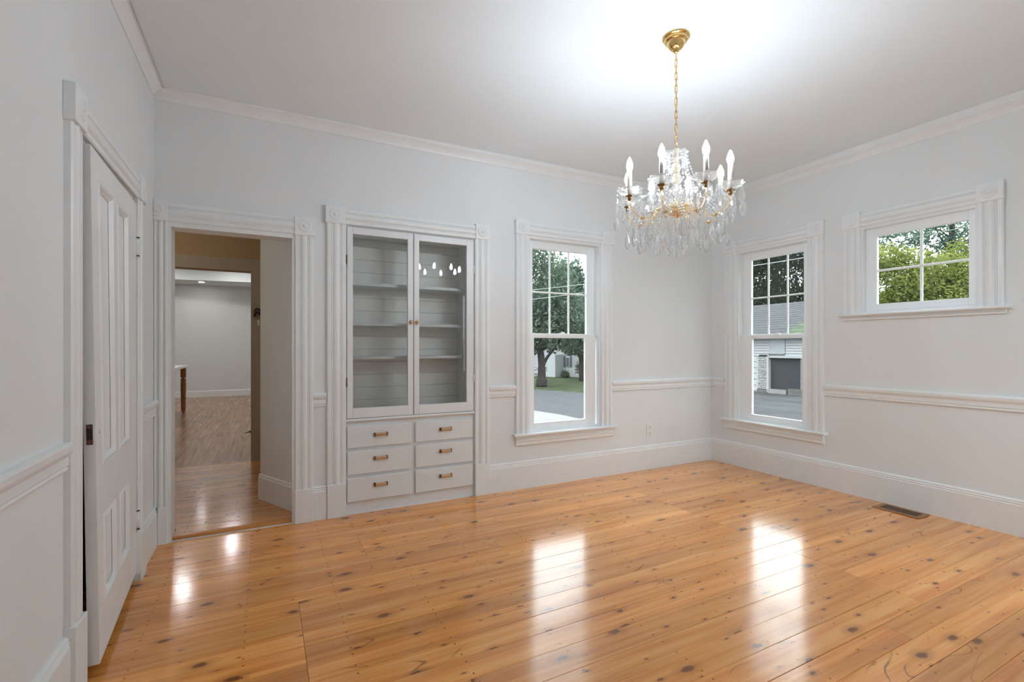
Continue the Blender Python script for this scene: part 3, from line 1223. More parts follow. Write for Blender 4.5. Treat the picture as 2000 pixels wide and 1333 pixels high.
# angled partition at the right of the hall with its own skirting
bm = BM()
pa, pb = Vector((-4.405, .195)), Vector((-4.650, .690))
pl = [tuple(pa), tuple(pb), (-4.62, .735), (-4.50, .735), (-4.16, .42), (-4.16, .195)]
prism(bm, [(x, y, HZ) for x, y in pl], [(x, y, 2.85) for x, y in pl])
struct('wall_hall_angled', bm, HGREY, 'grey angled partition seen through the right of the doorway', 'wall')
bm = BM()
dv = (pb - pa).normalized()
nv = Vector((-dv.y, dv.x))
if nv.x > 0:
    nv = -nv
e1, e2 = pa - dv * .0, pb + dv * .004
sec = [(.0005, HZ), (.017, HZ), (.017, .205), (.010, .218), (.012, .226), (.003, .236), (.0005, .236)]
prism(bm, [((e1 + nv * w).x, (e1 + nv * w).y, z) for w, z in sec], [((e2 + nv * w).x, (e2 + nv * w).y, z) for w, z in sec])
struct('baseboard_hall', bm, TRIM, 'white baseboard along the grey angled partition', 'baseboard')

hl = tag(empty('added_hall_light', (-6.1, 1.25, 2.85)), 'unseen round flush ceiling light added left of the doorway to brighten the hall', 'ceiling light')  # unseen lamp added to lift the dark hall
bm = BM()
lathe(bm, [(0, 2.8495), (.15, 2.8495), (.15, 2.835), (.13, 2.828), (0, 2.828)], (-6.1, 1.25, 0), seg=24)
obj('base', bm, GOLD, hl, smooth=True)
bm = BM()
lathe(bm, [(.128, 2.8275), (.12, 2.79), (.08, 2.755), (0, 2.742)], (-6.1, 1.25, 0), seg=24)
obj('shade', bm, m_emit('added_hall_glow', (1.0, .90, .76), 24.0), hl, smooth=True)

wb = tag(empty('wall_junction_box', (-4.690, 2.22, 1.66)), 'open wall box with looping dark wires on the beige hall casing', 'junction box')
bm = BM()
FH.box(bm, -4.725, -4.655, 1.615, 1.690, .020, .026)
obj('back_plate', bm, m_simple('box_plate', (0.42, 0.30, 0.24), .5), wb)
for k, (col, dz) in enumerate(((BLACKM, .0), (COPDK, -.022), (BLACKM, -.042))):
    bm = BM()
    P = spline([FH(-4.722, 1.690 + dz, .03), FH(-4.712, 1.722 + dz, .05), FH(-4.69, 1.735 + dz, .06), FH(-4.668, 1.722 + dz, .055), FH(-4.652, 1.70 + dz, .04), FH(-4.645, 1.68 + dz, .028)], 5)
    tube(bm, P, .0085, 7)
    obj('wire', bm, col, wb, smooth=True)
bm = BM()
FH.box(bm, -4.692, -4.668, 1.545, 1.612, .020, .030)
obj('wire_nut', bm, PLATE, wb, bevel=.003)

ds = tag(empty('door_stop', (-4.75, 2.30, .33)), 'small dark metal catch on the edge of the living room opening', 'door stop')
bm = BM()
box(bm, (-4.775, 2.285, .335), (-4.756, 2.312, .360))
obj('stop_plate', bm, COPDK, ds)
bm = BM()
tube(bm, [(-4.775, 2.298, .345), (-4.79, 2.30, .338), (-4.815, 2.305, .330)], .005, 7)
obj('stop_pin', bm, BLACKM, ds)

# living room
bm = BM()
box(bm, (-9.1, 2.242, -.09), (-3.8, 10.9, -.004))
fl = struct('floor_living', bm, SUBFLOOR, 'grey-brown engineered plank floor of the living room', 'floor')
x = -7.3
while x < -4.35:
    x2 = x + .128
    yy = 2.262 - RND.uniform(0, 1.2)
    while yy < 10.85:
        y2 = yy + RND.choice([.9, 1.2, 1.5])
        ya, yb = max(yy, 2.262), min(y2, 10.85)
        if yb - ya > .06:
            lo_x, hi_x = x, x2
            if ya < 2.38:
                lo_x, hi_x = max(x, -5.85), min(x2, -4.757)
            if hi_x - lo_x > .03:
                plank('floor_plank', lo_x, hi_x, ya, yb, OAK, fl, ztop=.012, th=.014, along='y', gap=.0006)
        yy = y2
    x = x2
bm = BM()
box(bm, (-9.1, 10.85, -.05), (-3.8, 10.99, 3.4))
struct('wall_living_back', bm, LRWALL, 'far white wall of the living room with a low baseboard', 'wall')
bm = BM()
box(bm, (-9.2, 2.38, -.05), (-9.06, 10.99, 3.4))
struct('wall_living_left', bm, LRWALL, 'left white wall of the living room', 'wall')
bm = BM()
box(bm, (-3.9, 2.38, -.05), (-3.76, 10.99, 3.4))
struct('wall_living_right', bm, LRWALL, 'right white wall of the living room', 'wall')
bm = BM()
box(bm, (-9.2, 2.24, 3.28), (-3.76, 10.99, 3.4))
struct('ceiling_living', bm, CEIL, 'white ceiling of the living room', 'ceiling')
bm = BM()
hexa(bm, [(-9.06, 10.35, 2.93), (-3.9, 9.55, 2.93), (-3.9, 10.85, 2.93), (-9.06, 10.85, 2.93), (-9.06, 10.35, 3.28), (-3.9, 9.55, 3.28), (-3.9, 10.85, 3.28), (-9.06, 10.85, 3.28)])
struct('ceiling_soffit', bm, CEIL, 'dropped white soffit over the far living room wall', 'ceiling')
bm = BM()
prism(bm, [(-9.06, 10.85, .012), (-9.06, 10.832, .012), (-9.06, 10.832, .16), (-9.06, 10.842, .175), (-9.06, 10.85, .175)],
      [(-3.9, 10.85, .012), (-3.9, 10.832, .012), (-3.9, 10.832, .16), (-3.9, 10.842, .175), (-3.9, 10.85, .175)])
struct('baseboard_living', bm, TRIM, 'white baseboard along the far living room wall', 'baseboard')


DOWN2 = m_emit('dimmed_downlight_glow', (1.0, 0.97, 0.92), DOWN_S * .35)


def downlight(x, y, z, label, s=.075, m=DOWN):
    r = tag(empty('recessed_light', (x, y, z)), label, 'ceiling light', 'recessed living room lights')
    bm = BM()
    lathe(bm, [(s, -.001), (s + .022, -.001), (s + .022, -.006), (s, -.006), (s, -.001)], (x, y, z), seg=24)
    obj('trim_ring', bm, TRIM, r, smooth=True)
    bm = BM()
    lathe(bm, [(0, -.0035), (s, -.0035), (s, -.0022), (0, -.0022)], (x, y, z), seg=24)
    obj('lens', bm, m, r)


downlight(-6.02, 10.22, 2.93, 'lit round recessed light in the living room soffit', s=.06, m=DOWN2)
for q in ((-6.15, 4.3, 'lit recessed light of the living room ceiling just beyond the hall opening'), (-6.0, 7.0, 'unseen recessed light added above the island end to brighten the living room'), (-7.9, 5.6, 'unseen recessed light added left of the island to brighten the living room'), (-6.9, 9.1, 'unseen recessed light added before the left of the soffit to brighten its face'), (-4.7, 5.6, 'unseen recessed light added right of the island to brighten the living room'), (-5.3, 9.0, 'unseen recessed light added before the right of the soffit to brighten its face'), (-7.9, 3.4, 'unseen recessed light added in the near left corner to brighten the living room')):
    downlight(q[0], q[1], 3.28, q[2], m=DOWN2 if q[1] == 4.3 else DOWN)  # all after the first are unseen lamps added to light the living room

isl = tag(empty('kitchen_island', (-6.6, 6.45, .012)), 'white topped island table on turned walnut legs in the living room', 'table')
bm = BM()
box(bm, (-7.25, 5.25, .905), (-5.975, 7.53, .950))
obj('countertop', bm, STONE, isl, bevel=.004)
for lx in (-6.045, -7.18):
    for ly in (7.455, 5.33):
        bm = BM()
        s = .043
        box(bm, (lx - s, ly - s, .72), (lx + s, ly + s, .905))
        lathe(bm, [(0, .72), (.043, .72), (.043, .712), (.028, .700), (.028, .690), (.044, .680), (.046, .665), (.042, .645), (.045, .63), (.046, .50), (.040, .12), (.038, .07), (.033, .035), (.020, .020), (.020, .012), (0, .012)], (lx, ly, 0), seg=16)
        obj('leg', bm, LEGW, isl, smooth=False)

# ------------------------------------------------------------------ chandelier
CHX, CHY = -2.587, -1.937
RV = Vector((math.cos(YAW), -math.sin(YAW), 0))
FV = Vector((math.sin(YAW), math.cos(YAW), 0))


def cp(r, phi, z):
    d = RV * math.sin(phi) - FV * math.cos(phi)
    return Vector((CHX, CHY, 0)) + d * r + Vector((0, 0, z))


ch = tag(empty('chandelier', (CHX, CHY, ZL)), 'crystal chandelier with eight lit candle bulbs hanging on a brass chain', 'chandelier')
c0 = (CHX, CHY, 0)
bm = BM()
lathe(bm, [(0, ZL - .0005), (.0735, ZL - .0005), (.0745, ZL - .005), (.071, ZL - .010), (.062, ZL - .012), (.061, ZL - .015), (.064, ZL - .020), (.060, ZL - .027), (.050, ZL - .030), (.049, ZL - .033), (.046, ZL - .046), (.037, ZL - .060), (.026, ZL - .070),
           (.021, ZL - .0715), (.021, ZL - .075), (.015, ZL - .080), (.012, ZL - .086), (.006, ZL - .091), (0, ZL - .092)], c0, seg=32)
tag(obj('canopy', bm, GOLD, ch, smooth=True), 'stepped polished brass ceiling canopy')
bm = BM()
L, wd2 = .0165, .0065
path = []
for i in range(16):
    a = 2 * PI * i / 16
    path.append((wd2 * math.cos(a), 0, wd2 * math.sin(a) + (L if math.sin(a) > 0 else -L)))
tube(bm, path, .0021, 6, closed=True)
link0 = obj('chain_link', bm, GOLD, ch, smooth=True, origin=(0, 0, 0))
zt, zb2 = ZL - .110, 2.415
nl = 15
for i in range(nl):
    zz = zt + (zb2 - zt) * i / (nl - 1)
    o = link0 if i == 0 else inst(link0, (0, 0, 0), ch)
    put(o, (CHX, CHY, zz), ch)
    o.rotation_euler = (0, 0, (PI / 2 if i % 2 else 0) + .5)
bm = BM()
wire = [(CHX + .003 * math.sin(i * 1.3), CHY + .003 * math.cos(i * 1.3), ZL - .09 + (2.39 - ZL + .09) * i / 24) for i in range(25)]
tube(bm, wire, .0018, 5)
obj('cord', bm, CRYSW, ch, smooth=True)
bm = BM()
lathe(bm, [(0, 2.398), (.008, 2.396), (.010, 2.388), (.006, 2.380), (.006, 2.35), (.005, 2.05), (.012, 2.045), (.040, 2.070), (.045, 2.055), (.038, 2.040), (.018, 2.026), (.010, 2.020), (0, 2.018)], c0, seg=16)
obj('stem', bm, GOLD, ch, smooth=True)


def dish(name, c, r, z0, h, mat, parent, seg=48, wave=.05, nw=8, th=.004, r0=.012):
    bm = BM()
    P = [(r0, z0)]
    for i in range(1, 6):
        t = i / 5
        P.append((r0 + (r - r0) * t, z0 + h * t ** 2.0))
    Q = [(a, b + th) for a, b in P[::-1]]
    n0 = len(P)
    # only the outer rings are scalloped
    rings = []
    for k, (a, b) in enumerate(P + Q):
        t = (a - r0) / (r - r0)
        rings.append([bm.verts.new((c[0] + a * (1 + wave * t * t * math.cos(nw * q)) * math.cos(q), c[1] + a * (1 + wave * t * t * math.cos(nw * q)) * math.sin(q), b + .003 * t * t * math.cos(nw * q)))
                      for q in [2 * PI * i / seg for i in range(seg)]])
    m = len(rings)
    for k in range(m):
        A, B = rings[k], rings[(k + 1) % m]
        for i in range(seg):
            j = (i + 1) % seg
            bm.faces.new([A[i], B[i], B[j], A[j]])
    return obj(name, bm, mat, parent, smooth=True)


dish('top_dish', c0, .064, 2.350, .028, MILK, ch)
dish('glass_bowl', c0, .095, 2.100, .050, MILK, ch, nw=12)
dish('lower_bowl', c0, .070, 2.030, .030, CRYSW, ch, nw=10)
bm = BM()
lathe(bm, [(.007, 2.15), (.026, 2.155), (.034, 2.175), (.026, 2.195), (.012, 2.203), (.024, 2.215), (.032, 2.235), (.024, 2.258), (.010, 2.266), (.020, 2.276), (.027, 2.296), (.020, 2.316), (.010, 2.326), (.016, 2.336), (.010, 2.350), (.007, 2.352)], c0, seg=12)
obj('column', bm, CRYS, ch, smooth=False)

# arms
PH = [.2035 - k * PI / 4 for k in range(8)]
RA = .2775


def drop_mesh(kind):
    bm = _drop(kind)
    for v in bm.verts:
        v.co *= 1.2
    return bm


def _drop(kind):
    bm = BM()
    if kind == 0:      # long faceted tear
        pr = [(0, -.010), (.0045, -.014), (.0095, -.030), (.0130, -.054), (.0095, -.072), (0, -.086)]
        lathe(bm, pr, (0, 0, 0), seg=7)
    elif kind == 1:    # flat almond pendalogue
        pr = [(0, -.008), (.008, -.016), (.0158, -.042), (.0148, -.058), (.008, -.073), (0, -.082)]
        lathe(bm, pr, (0, 0, 0), seg=8)
        for v in bm.verts:
            v.co.y *= .5
    else:              # small tear
        pr = [(0, -.008), (.004, -.012), (.0075, -.030), (.005, -.042), (0, -.050)]
        lathe(bm, pr, (0, 0, 0), seg=6)
    lathe(bm, [(0, .006), (.0065, .0), (.0065, -.002), (0, -.008)], (0, 0, 0), seg=6)
    return bm


drops = [obj('crystal_drop', drop_mesh(k), CRYS, ch, origin=(0, 0, 0)) for k in range(3)]
first = [True, True, True]


def drop(kind, p, rz=None):
    if first[kind]:
        first[kind] = False
        o = drops[kind]
        put(o, p, ch)
    else:
        o = inst(drops[kind], p, ch)
    o.rotation_euler = (RND.uniform(-.05, .05), RND.uniform(-.05, .05), RND.uniform(0, PI) if rz is None else rz)


def bead(bm, p, r):
    p = Vector(p)
    t = bm.verts.new(p + Vector((0, 0, r * 1.1)))
    b = bm.verts.new(p - Vector((0, 0, r * 1.1)))
    q0 = RND.uniform(0, 1)
    ring = [bm.verts.new(p + Vector((r * math.cos(q0 + a), r * math.sin(q0 + a), 0))) for a in [PI / 3 * i for i in range(6)]]
    for i in range(6):
        bm.faces.new([t, ring[i], ring[(i + 1) % 6]])
        bm.faces.new([b, ring[(i + 1) % 6], ring[i]])


def strand(pts, r=.0062, step=.0145, mat=None):
    bm = BM()
    P = spline(pts, 12)
    acc = 0
    last = P[0]
    bead(bm, P[0], r)
    for p in P[1:]:
        acc += (p - last).length
        last = p
        if acc >= step:
            bead(bm, p, r * RND.uniform(.85, 1.1))
            acc = 0
    obj('bead_strand', bm, mat or CRYS, ch)


for k, ph in enumerate(PH):
    A = [cp(.020, ph, 2.050), cp(.060, ph, 2.075), cp(.105, ph, 2.060), cp(.150, ph, 2.018), cp(.200, ph, 2.008), cp(.245, ph, 2.030), cp(.272, ph, 2.070), cp(RA, ph, 2.108)]
    bm = BM()
    tube(bm, spline(A, 5), .0085, 8)
    arm = obj('arm', bm, CRYSW, ch, smooth=True)
    bm = BM()
    tube(bm, [p + Vector((0, 0, .0)) for p in spline(A, 5)], .0011, 6)
    obj('arm_wire', bm, GOLD, arm, smooth=True)
    for r_c, z_c in ((.105, 2.060), (.200, 2.008)):
        bm = BM()
        lathe(bm, [(.0088, -.007), (.0125, -.004), (.0135, 0), (.0125, .004), (.0088, .007)], tuple(cp(r_c, ph, z_c)), seg=12)
        obj('arm_collar', bm, GOLD, arm, smooth=True)
    c = tuple(cp(RA, ph, 0))
    bm = BM()
    lathe(bm, [(0, 2.098), (.009, 2.100), (.012, 2.110), (.009, 2.116), (.022, 2.122), (.0235, 2.126), (0, 2.128)], c, seg=16)
    obj('brass_cup', bm, DKBRASS, arm, smooth=True)
    b = dish('bobeche', c, .066, 2.129, .026, MILK, arm)
    bm = BM()
    lathe(bm, [(0, 2.128), (.0125, 2.128), (.0125, 2.258), (.0108, 2.260), (0, 2.260)], c, seg=14)
    obj('candle_sleeve', bm, CANDLE, arm, smooth=True)
    bm = BM()
    lathe(bm, [(0, 2.2605), (.0095, 2.261), (.0130, 2.268), (.0166, 2.279), (.0172, 2.289), (.0150, 2.302), (.0100, 2.317), (.0048, 2.329), (.0020, 2.334), (0, 2.335)], c, seg=14)
    obj('bulb', bm, BULB, arm, smooth=True)
    # drops round the bobeche
    for j in range(7):
        a = ph + 2 * PI * j / 7 + .3
        p = Vector(c) + Vector((.064 * math.cos(a), .064 * math.sin(a), 2.146))
        if j % 2 == 0:
            drop(RND.choice([0, 1]), p - Vector((0, 0, .012)))
        else:
            strand([p, p - Vector((0, 0, .03)), p - Vector((0, 0, .05))], .0050, .012)
            drop(RND.choice([0, 1, 1]), p - Vector((0, 0, .066)))
    # drops under the arm
    for r, zz, kd, ln in ((.150, 2.008, 1, .030), (.200, 1.998, 0, .045), (.245, 2.016, 1, .020)):
        p = cp(r, ph, zz)
        strand([p, p - Vector((0, 0, ln / 2)), p - Vector((0, 0, ln))], .0050, .012)
        drop(kd, p - Vector((0, 0, ln + .012)))
    # clusters along the top of the arm and at its root
    for r, zz in ((.105, 2.085), (.150, 2.045), (.200, 2.035), (.245, 2.06)):
        for sgn in (-1, 1):
            q = cp(r, ph + sgn * .022 / r, zz)
            strand([q, q - Vector((0, 0, .028)), q - Vector((0, 0, .055))], .0066, .0125, CRYSW if r < .18 else CRYS)
            drop(2, q - Vector((0, 0, .070)))
    # swags between neighbours, with a hanging drop
    pm = ph - PI / 8
    strand([cp(RA, ph, 2.10), cp(RA * .97, ph - PI / 16, 2.055), cp(RA * .955, pm, 2.040), cp(RA * .97, pm - PI / 16, 2.055), cp(RA, ph - PI / 4, 2.10)], .0058, .0145)
    strand([cp(RA * .955, pm, 2.03), cp(RA * .955, pm, 2.0), cp(RA * .955, pm, 1.972)], .0055, .013)
    drop(k % 2, cp(RA * .955, pm, 1.955))
    # chains from the top dish down to the arms
    strand([cp(.05, pm, 2.372), cp(.062, pm, 2.28), cp(.085, pm, 2.20), cp(.125, pm, 2.13), cp(.175, pm, 2.085)], .0066, .0145)
    strand([cp(.175, pm, 2.085), cp(.215, pm, 2.06), cp(RA * .955, pm, 2.04)], .0066, .0145)
    for r in (.135, .185, .225):
        q = cp(r, pm, 2.10 - r * .25)
        strand([q, q - Vector((0, 0, .03)), q - Vector((0, 0, .06))], .0062, .013)
        drop(1 if r < .2 else 0, q - Vector((0, 0, .078)))
    strand([cp(.056, ph, 2.372), cp(.075, ph, 2.29), cp(.115, ph, 2.20), cp(.175, ph, 2.135), cp(.235, ph, 2.118)], .0068, .0155)
    drop(2, cp(.058, pm, 2.360))
    # inner ring of drops
    q = cp(.085, pm, 2.118)
    drop(1, q - Vector((0, 0, .0)))
    q = cp(.082, ph, 2.052)
    strand([q, q - Vector((0, 0, .03)), q - Vector((0, 0, .06))], .0056, .013)
    drop(0, q - Vector((0, 0, .078)))
    q = cp(.060, pm, 2.045)
    strand([q, q - Vector((0, 0, .04)), q - Vector((0, 0, .075))], .0056, .013, CRYSW)
    drop(1, q - Vector((0, 0, .095)))
p = Vector((CHX, CHY, 2.010))
strand([p, p - Vector((0, 0, .05)), p - Vector((0, 0, .10))], .0065, .014)
drop(0, p - Vector((0, 0, .115)))

# ------------------------------------------------------------------ outdoors
GZ = -1.0
GRASS = m_simple('lawn_grass', (0.0338, 0.0430, 0.0260), 0.95, spec=.0, var=.45, scale=3.0, bump=.6, bscale=40)
ASPH = m_simple('asphalt', (0.0490, 0.0510, 0.0542), 0.9, spec=.0, var=.10, scale=1.6, bump=.3, bscale=60)
LOT = m_simple('driveway_asphalt', (0.043, 0.045, 0.047), 0.9, spec=.0, var=.22, scale=.9, bump=.3, bscale=60)
CONC = m_simple('pale_concrete', (0.1253, 0.1280, 0.1253), 0.9, spec=.0, var=.12, scale=2.0)
SIDING = m_simple('white_siding', (0.2376, 0.2475, 0.2541), 0.6, spec=.2, var=.06, scale=3.0)
PEEL = m_simple('peeling_paint', (0.1782, 0.1782, 0.1749), 0.8, spec=.1, var=.5, scale=14.0)
DARKIN = m_simple('barn_opening_shade', (0.0096, 0.0114, 0.0144), 0.8, var=.2)  # near-black colour standing for the shade in the barn's openings
SHING = m_simple('grey_shingles', (0.0382, 0.0404, 0.0427), 0.95, spec=.1, var=.35, scale=6.0, bump=.5, bscale=30)
MOSS = m_simple('mossy_shingles', (0.0421, 0.0550, 0.0348), 0.95, spec=.1, var=.4, scale=5.0)
STONEW = m_simple('foundation_stone', (0.0660, 0.0647, 0.0607), 0.9, var=.35, scale=9)
BARK = m_simple('tree_bark', (0.0264, 0.0238, 0.0224), 0.95, spec=.05, var=.4, scale=9, bump=.6, bscale=30)
WIREM = m_simple('grey_cable', (0.1848, 0.1980, 0.1980), 0.6)
WIRED = m_simple('dark_cable', (0.05, 0.075, 0.065), 0.6)
SHUT = m_simple('dark_shutter', (0.030, 0.032, 0.040), 0.6)
LEAF_G = m_leaf('maple_leaves', (0.0323, 0.0485, 0.0338), (0.0723, 0.1016, 0.0723), (0.1437, 0.1842, 0.1323), .3, .8)
LEAF_D = m_leaf('dark_leaves', (0.0081, 0.0125, 0.0089), (0.0160, 0.0231, 0.0160), (0.0298, 0.0404, 0.0280), .25, .7)
LEAF_Y = m_leaf('yellow_green_leaves', (0.0607, 0.0853, 0.0205), (0.1366, 0.1612, 0.0431), (0.2338, 0.2437, 0.0814), .5, 2.2)
LEAF_B = m_leaf('blue_green_leaves', (0.0352, 0.0589, 0.0458), (0.0759, 0.1179, 0.0863), (0.1370, 0.1831, 0.1435), .35, 1.0)
SHRUB = m_leaf('shrub_leaves', (0.0221, 0.0366, 0.0201), (0.0492, 0.0734, 0.0395), (0.0918, 0.1161, 0.0675), .3, 2.0)


def flat(name, pts, z, mat, label, cat, th=.03):
    bm = BM()
    prism(bm, [(x, y, z - th) for x, y in pts], [(x, y, z) for x, y in pts])
    return struct(name, bm, mat, label, cat)


flat('ground', [(-40, -40), (120, -40), (120, 120), (-40, 120)], GZ - .03, GRASS, 'green lawn across the street and around the house', 'ground', .3)
flat('street', [(9.2, -12.0), (17.0, -12.0), (2.0, 36.0), (-5.5, 36.0)][:0] or [(4.62, 7.4), (10.35, 14.0), (8.5, 19.0), (2.0, 35.0), (-5.5, 35.0), (4.0, 11.4)], GZ, ASPH, 'grey asphalt street beyond the back window', 'street')
flat('sidewalk', [(3.2, 7.2), (4.3, 8.0), (4.25, 9.75), (3.95, 11.2), (-4.0, 31.0), (-5.0, 31.0), (2.3, 9.2)], GZ + .03, CONC, 'pale concrete sidewalk at the near edge of the street', 'sidewalk')
flat('grass_verge', [(1.6, 7.6), (2.9, 8.2), (2.6, 9.0), (-4.0, 28.0), (-6.0, 28.0), (0.6, 9.4)], GZ + .012, m_simple('dry_verge', (.075, .078, .053), .95, var=.3, scale=5), 'thin dry grass verge under the back window', 'verge')
flat('driveway', [(1.2, -8.0), (26.0, -8.0), (26.0, 13.2), (10.8, 13.4), (5.0, 7.0), (3.6, 6.8), (1.2, 4.0)], GZ + .005, LOT, 'dark asphalt driveway in front of the barn', 'driveway')


def leaves(name, blobs, n, size, mat, parent, seed, shell=.35):
    rg_ = np.random.default_rng(seed)
    vols = np.array([b[1][0] * b[1][1] * b[1][2] for b in blobs]) ** .75
    cnt = (n * vols / vols.sum()).astype(int)
    allp = []
    for (c, r), m in zip(blobs, cnt):
        d = rg_.normal(size=(m, 3))
        d /= np.linalg.norm(d, axis=1)[:, None]
        rad = rg_.uniform(shell, 1.0, size=(m, 1)) ** .6
        allp.append(np.array(c) + d * rad * np.array(r))
    p = np.concatenate(allp)
    m = len(p)
    nrm = rg_.normal(size=(m, 3)) + np.array([0, 0, .5])
    nrm /= np.linalg.norm(nrm, axis=1)[:, None]
    t = np.cross(nrm, rg_.normal(size=(m, 3)))
    t /= np.linalg.norm(t, axis=1)[:, None]
    b = np.cross(nrm, t)
    s = size * rg_.uniform(.6, 1.25, size=(m, 1))
    v = np.stack([p - t * s, p + b * s * .55, p + t * s, p - b * s * .55], 1).reshape(-1, 3)
    org = np.array(wloc(parent))
    v -= org
    me = bpy.data.meshes.new(name)
    me.vertices.add(m * 4)
    me.vertices.foreach_set('co', v.ravel())
    me.loops.add(m * 4)
    me.loops.foreach_set('vertex_index', np.arange(m * 4))
    me.polygons.add(m)
    me.polygons.foreach_set('loop_start', np.arange(m) * 4)
    me.polygons.foreach_set('loop_total', np.full(m, 4))
    me.update()
    me.materials.append(mat)
    o = bpy.data.objects.new(name, me)
    COL.objects.link(o)
    o.parent = parent
    o['kind'] = 'stuff'
    return o


def tree(base, trunk, branches, blobs, n, size, mat, label, seed, group=None):
    r = tag(empty('tree', base), label, 'tree', group)
    bm = BM()
    tube(bm, spline([p for p, _ in trunk], 4), [trunk[min(int(i / 4), len(trunk) - 1)][1] for i in range(4 * (len(trunk) - 1) + 1)], 10)
    obj('trunk', bm, BARK, r, smooth=True)
    for pts, rr in branches:
        bm = BM()
        P = spline(pts, 4)
        tube(bm, P, [rr * (1 - .7 * i / len(P)) for i in range(len(P))], 7)
        obj('branch', bm, BARK, r, smooth=True)
    leaves('foliage', blobs, n, size, mat, r, seed)
    return r


def view(px, py, D):
    """a place D metres ahead of the viewpoint, used only to lay the far garden out"""
    a, b = (px - 1000) / FOC, -(py - 679.16) / FOC
    s, c = math.sin(YAW), math.cos(YAW)
    return Vector((CAMP[0] + D * (s + a * c), CAMP[1] + D * (c - a * s), CAMP[2] + D * b))


def blob(px, py, D, rx, rz, ry=None):
    return (tuple(view(px, py, D)), (rx, ry or rx, rz))


# the street tree seen through the back window
D = 28.4
b0 = view(1058, 755, D)
b0.z = GZ
tree(tuple(b0), [(b0, .34), (b0 + Vector((0, 0, .5)), .24), (view(1058, 715, D), .21), (view(1056, 690, D), .20), (view(1050, 640, D), .16), (view(1048, 560, D), .10)],
     [([view(1060, 715, D), view(1070, 697, D), view(1084, 680, D), view(1100, 655, D)], .11), ([view(1056, 690, D), view(1044, 660, D), view(1030, 630, D)], .12), ([view(1052, 660, D), view(1072, 620, D), view(1085, 580, D)], .10)],
     [blob(1045, 560, D, 2.6, 2.6), blob(1056, 640, D, 2.4, 1.3), blob(1095, 620, D, 1.9, 1.5), blob(1070, 600, D + 1, 2.2, 2.0), blob(1028, 660, D, 1.3, 1.2), blob(1085, 668, D, 1.2, .7), blob(1048, 505, D, 1.1, 1.3)],
     15000, .115, LEAF_G, 'big street tree with a forked dark trunk outside the back window', 1)
D = 33
b0 = view(1136, 745, D)
b0.z = GZ
tree(tuple(b0), [(b0, .2), (view(1136, 715, D), .18), (view(1134, 680, D), .15), (view(1130, 600, D), .10)], [([view(1135, 700, D), view(1128, 680, D), view(1118, 660, D)], .08)],
     [blob(1128, 615, D, 2.0, 2.0), blob(1136, 670, D, 1.4, 1.0), blob(1122, 680, D, 1.0, .6), blob(1145, 640, D, 1.3, 1.6), blob(1125, 545, D, .75, 1.0), blob(1124, 522, D, .45, .8), blob(1138, 560, D, .8, .9)],
     8000, .12, LEAF_B, 'bushy tree at the right of the back window view', 2)
D = 54
b0 = view(1098, 735, D)
b0.z = GZ
tree(tuple(b0), [(b0, .2), (view(1098, 690, D), .2), (view(1096, 560, D), .12)], [],
     [blob(1092, 560, D, 2.7, 2.7), blob(1090, 535, D, 2.0, 1.35), blob(1104, 610, D, 3.4, 3.2), blob(1100, 520, D, .6, 1.1), blob(1070, 590, D, 3.2, 3.2)],
     11000, .18, LEAF_B, 'blue green tree rising behind the middle panes of the back window', 3)
# dark trees behind the barn
for i, (px, py, rx, rz, dd) in enumerate(((1462, 560, 2.9, 3.4, 38), (1515, 545, 3.4, 4.6, 47), (1568, 550, 4.0, 5.6, 57))):
    b0 = view(px, 700, dd)
    b0.z = GZ
    tree(tuple(b0), [(b0, .3), (view(px, 640, dd), .26), (view(px + 4, 560, dd), .16), (view(px, 500, dd), .1)], [([view(px, 600, dd), view(px + 18, 560, dd), view(px + 26, 520, dd)], .12), ([view(px, 600, dd), view(px - 18, 570, dd), view(px - 26, 530, dd)], .12)],
         [blob(px, py, dd, rx, rz), blob(px - 14, py - 50, dd, rx * .7, rz * .5), blob(px + 14, py - 60, dd, rx * .7, rz * .5), blob(px, py + 45, dd, rx, rz * .5), blob(px, py - 95, dd, rx * .7, rz * .5)],
         8500, .17, LEAF_D, ('dark tree behind the left end of the barn roof', 'dark tree behind the middle of the barn roof', 'dark tree behind the right end of the barn roof')[i], 10 + i)
# yellow-green tree outside the small window
D = 12.6
b0 = view(1815, 760, D)
b0.z = GZ
tree(tuple(b0), [(b0, .16), (view(1815, 680, D), .13), (view(1812, 600, D), .10), (view(1806, 520, D), .06)], [([view(1812, 600, D), view(1775, 560, D), view(1735, 530, D)], .05), ([view(1812, 600, D), view(1850, 550, D), view(1885, 520, D)], .05)],
     [blob(1740, 560, D, .95, .75), blob(1765, 525, D, .85, .55), blob(1730, 508, D, .6, .45), blob(1820, 570, D, 1.1, .7), blob(1870, 575, D, 1.0, .75), blob(1850, 525, D, .9, .40), blob(1885, 500, D, .5, .5), blob(1800, 600, D + .4, 1.6, .6), blob(1760, 600, D + .8, 1.2, .6), blob(1900, 540, D, .7, .7)],
     26000, .048, LEAF_Y, 'bright yellow-green tree close outside the small high window', 20)
D = 30
b0 = view(1862, 740, D)
b0.z = GZ
tree(tuple(b0), [(b0, .22), (view(1862, 600, D), .2), (view(1858, 500, D), .15), (view(1860, 430, D), .10)], [([view(1858, 500, D), view(1840, 470, D), view(1825, 440, D)], .07), ([view(1859, 490, D), view(1878, 460, D), view(1890, 430, D)], .07), ([view(1858, 470, D), view(1835, 450, D), view(1800, 446, D)], .05)],
     [blob(1860, 450, D, 2.5, 1.4), blob(1880, 480, D, 1.25, 1.25), blob(1740, 470, D, 2.2, .7), blob(1725, 450, D, 1.7, .6), blob(1820, 430, D, 1.5, .6)],
     5200, .11, LEAF_B, 'open branched tree against the sky behind the yellow-green one', 21)

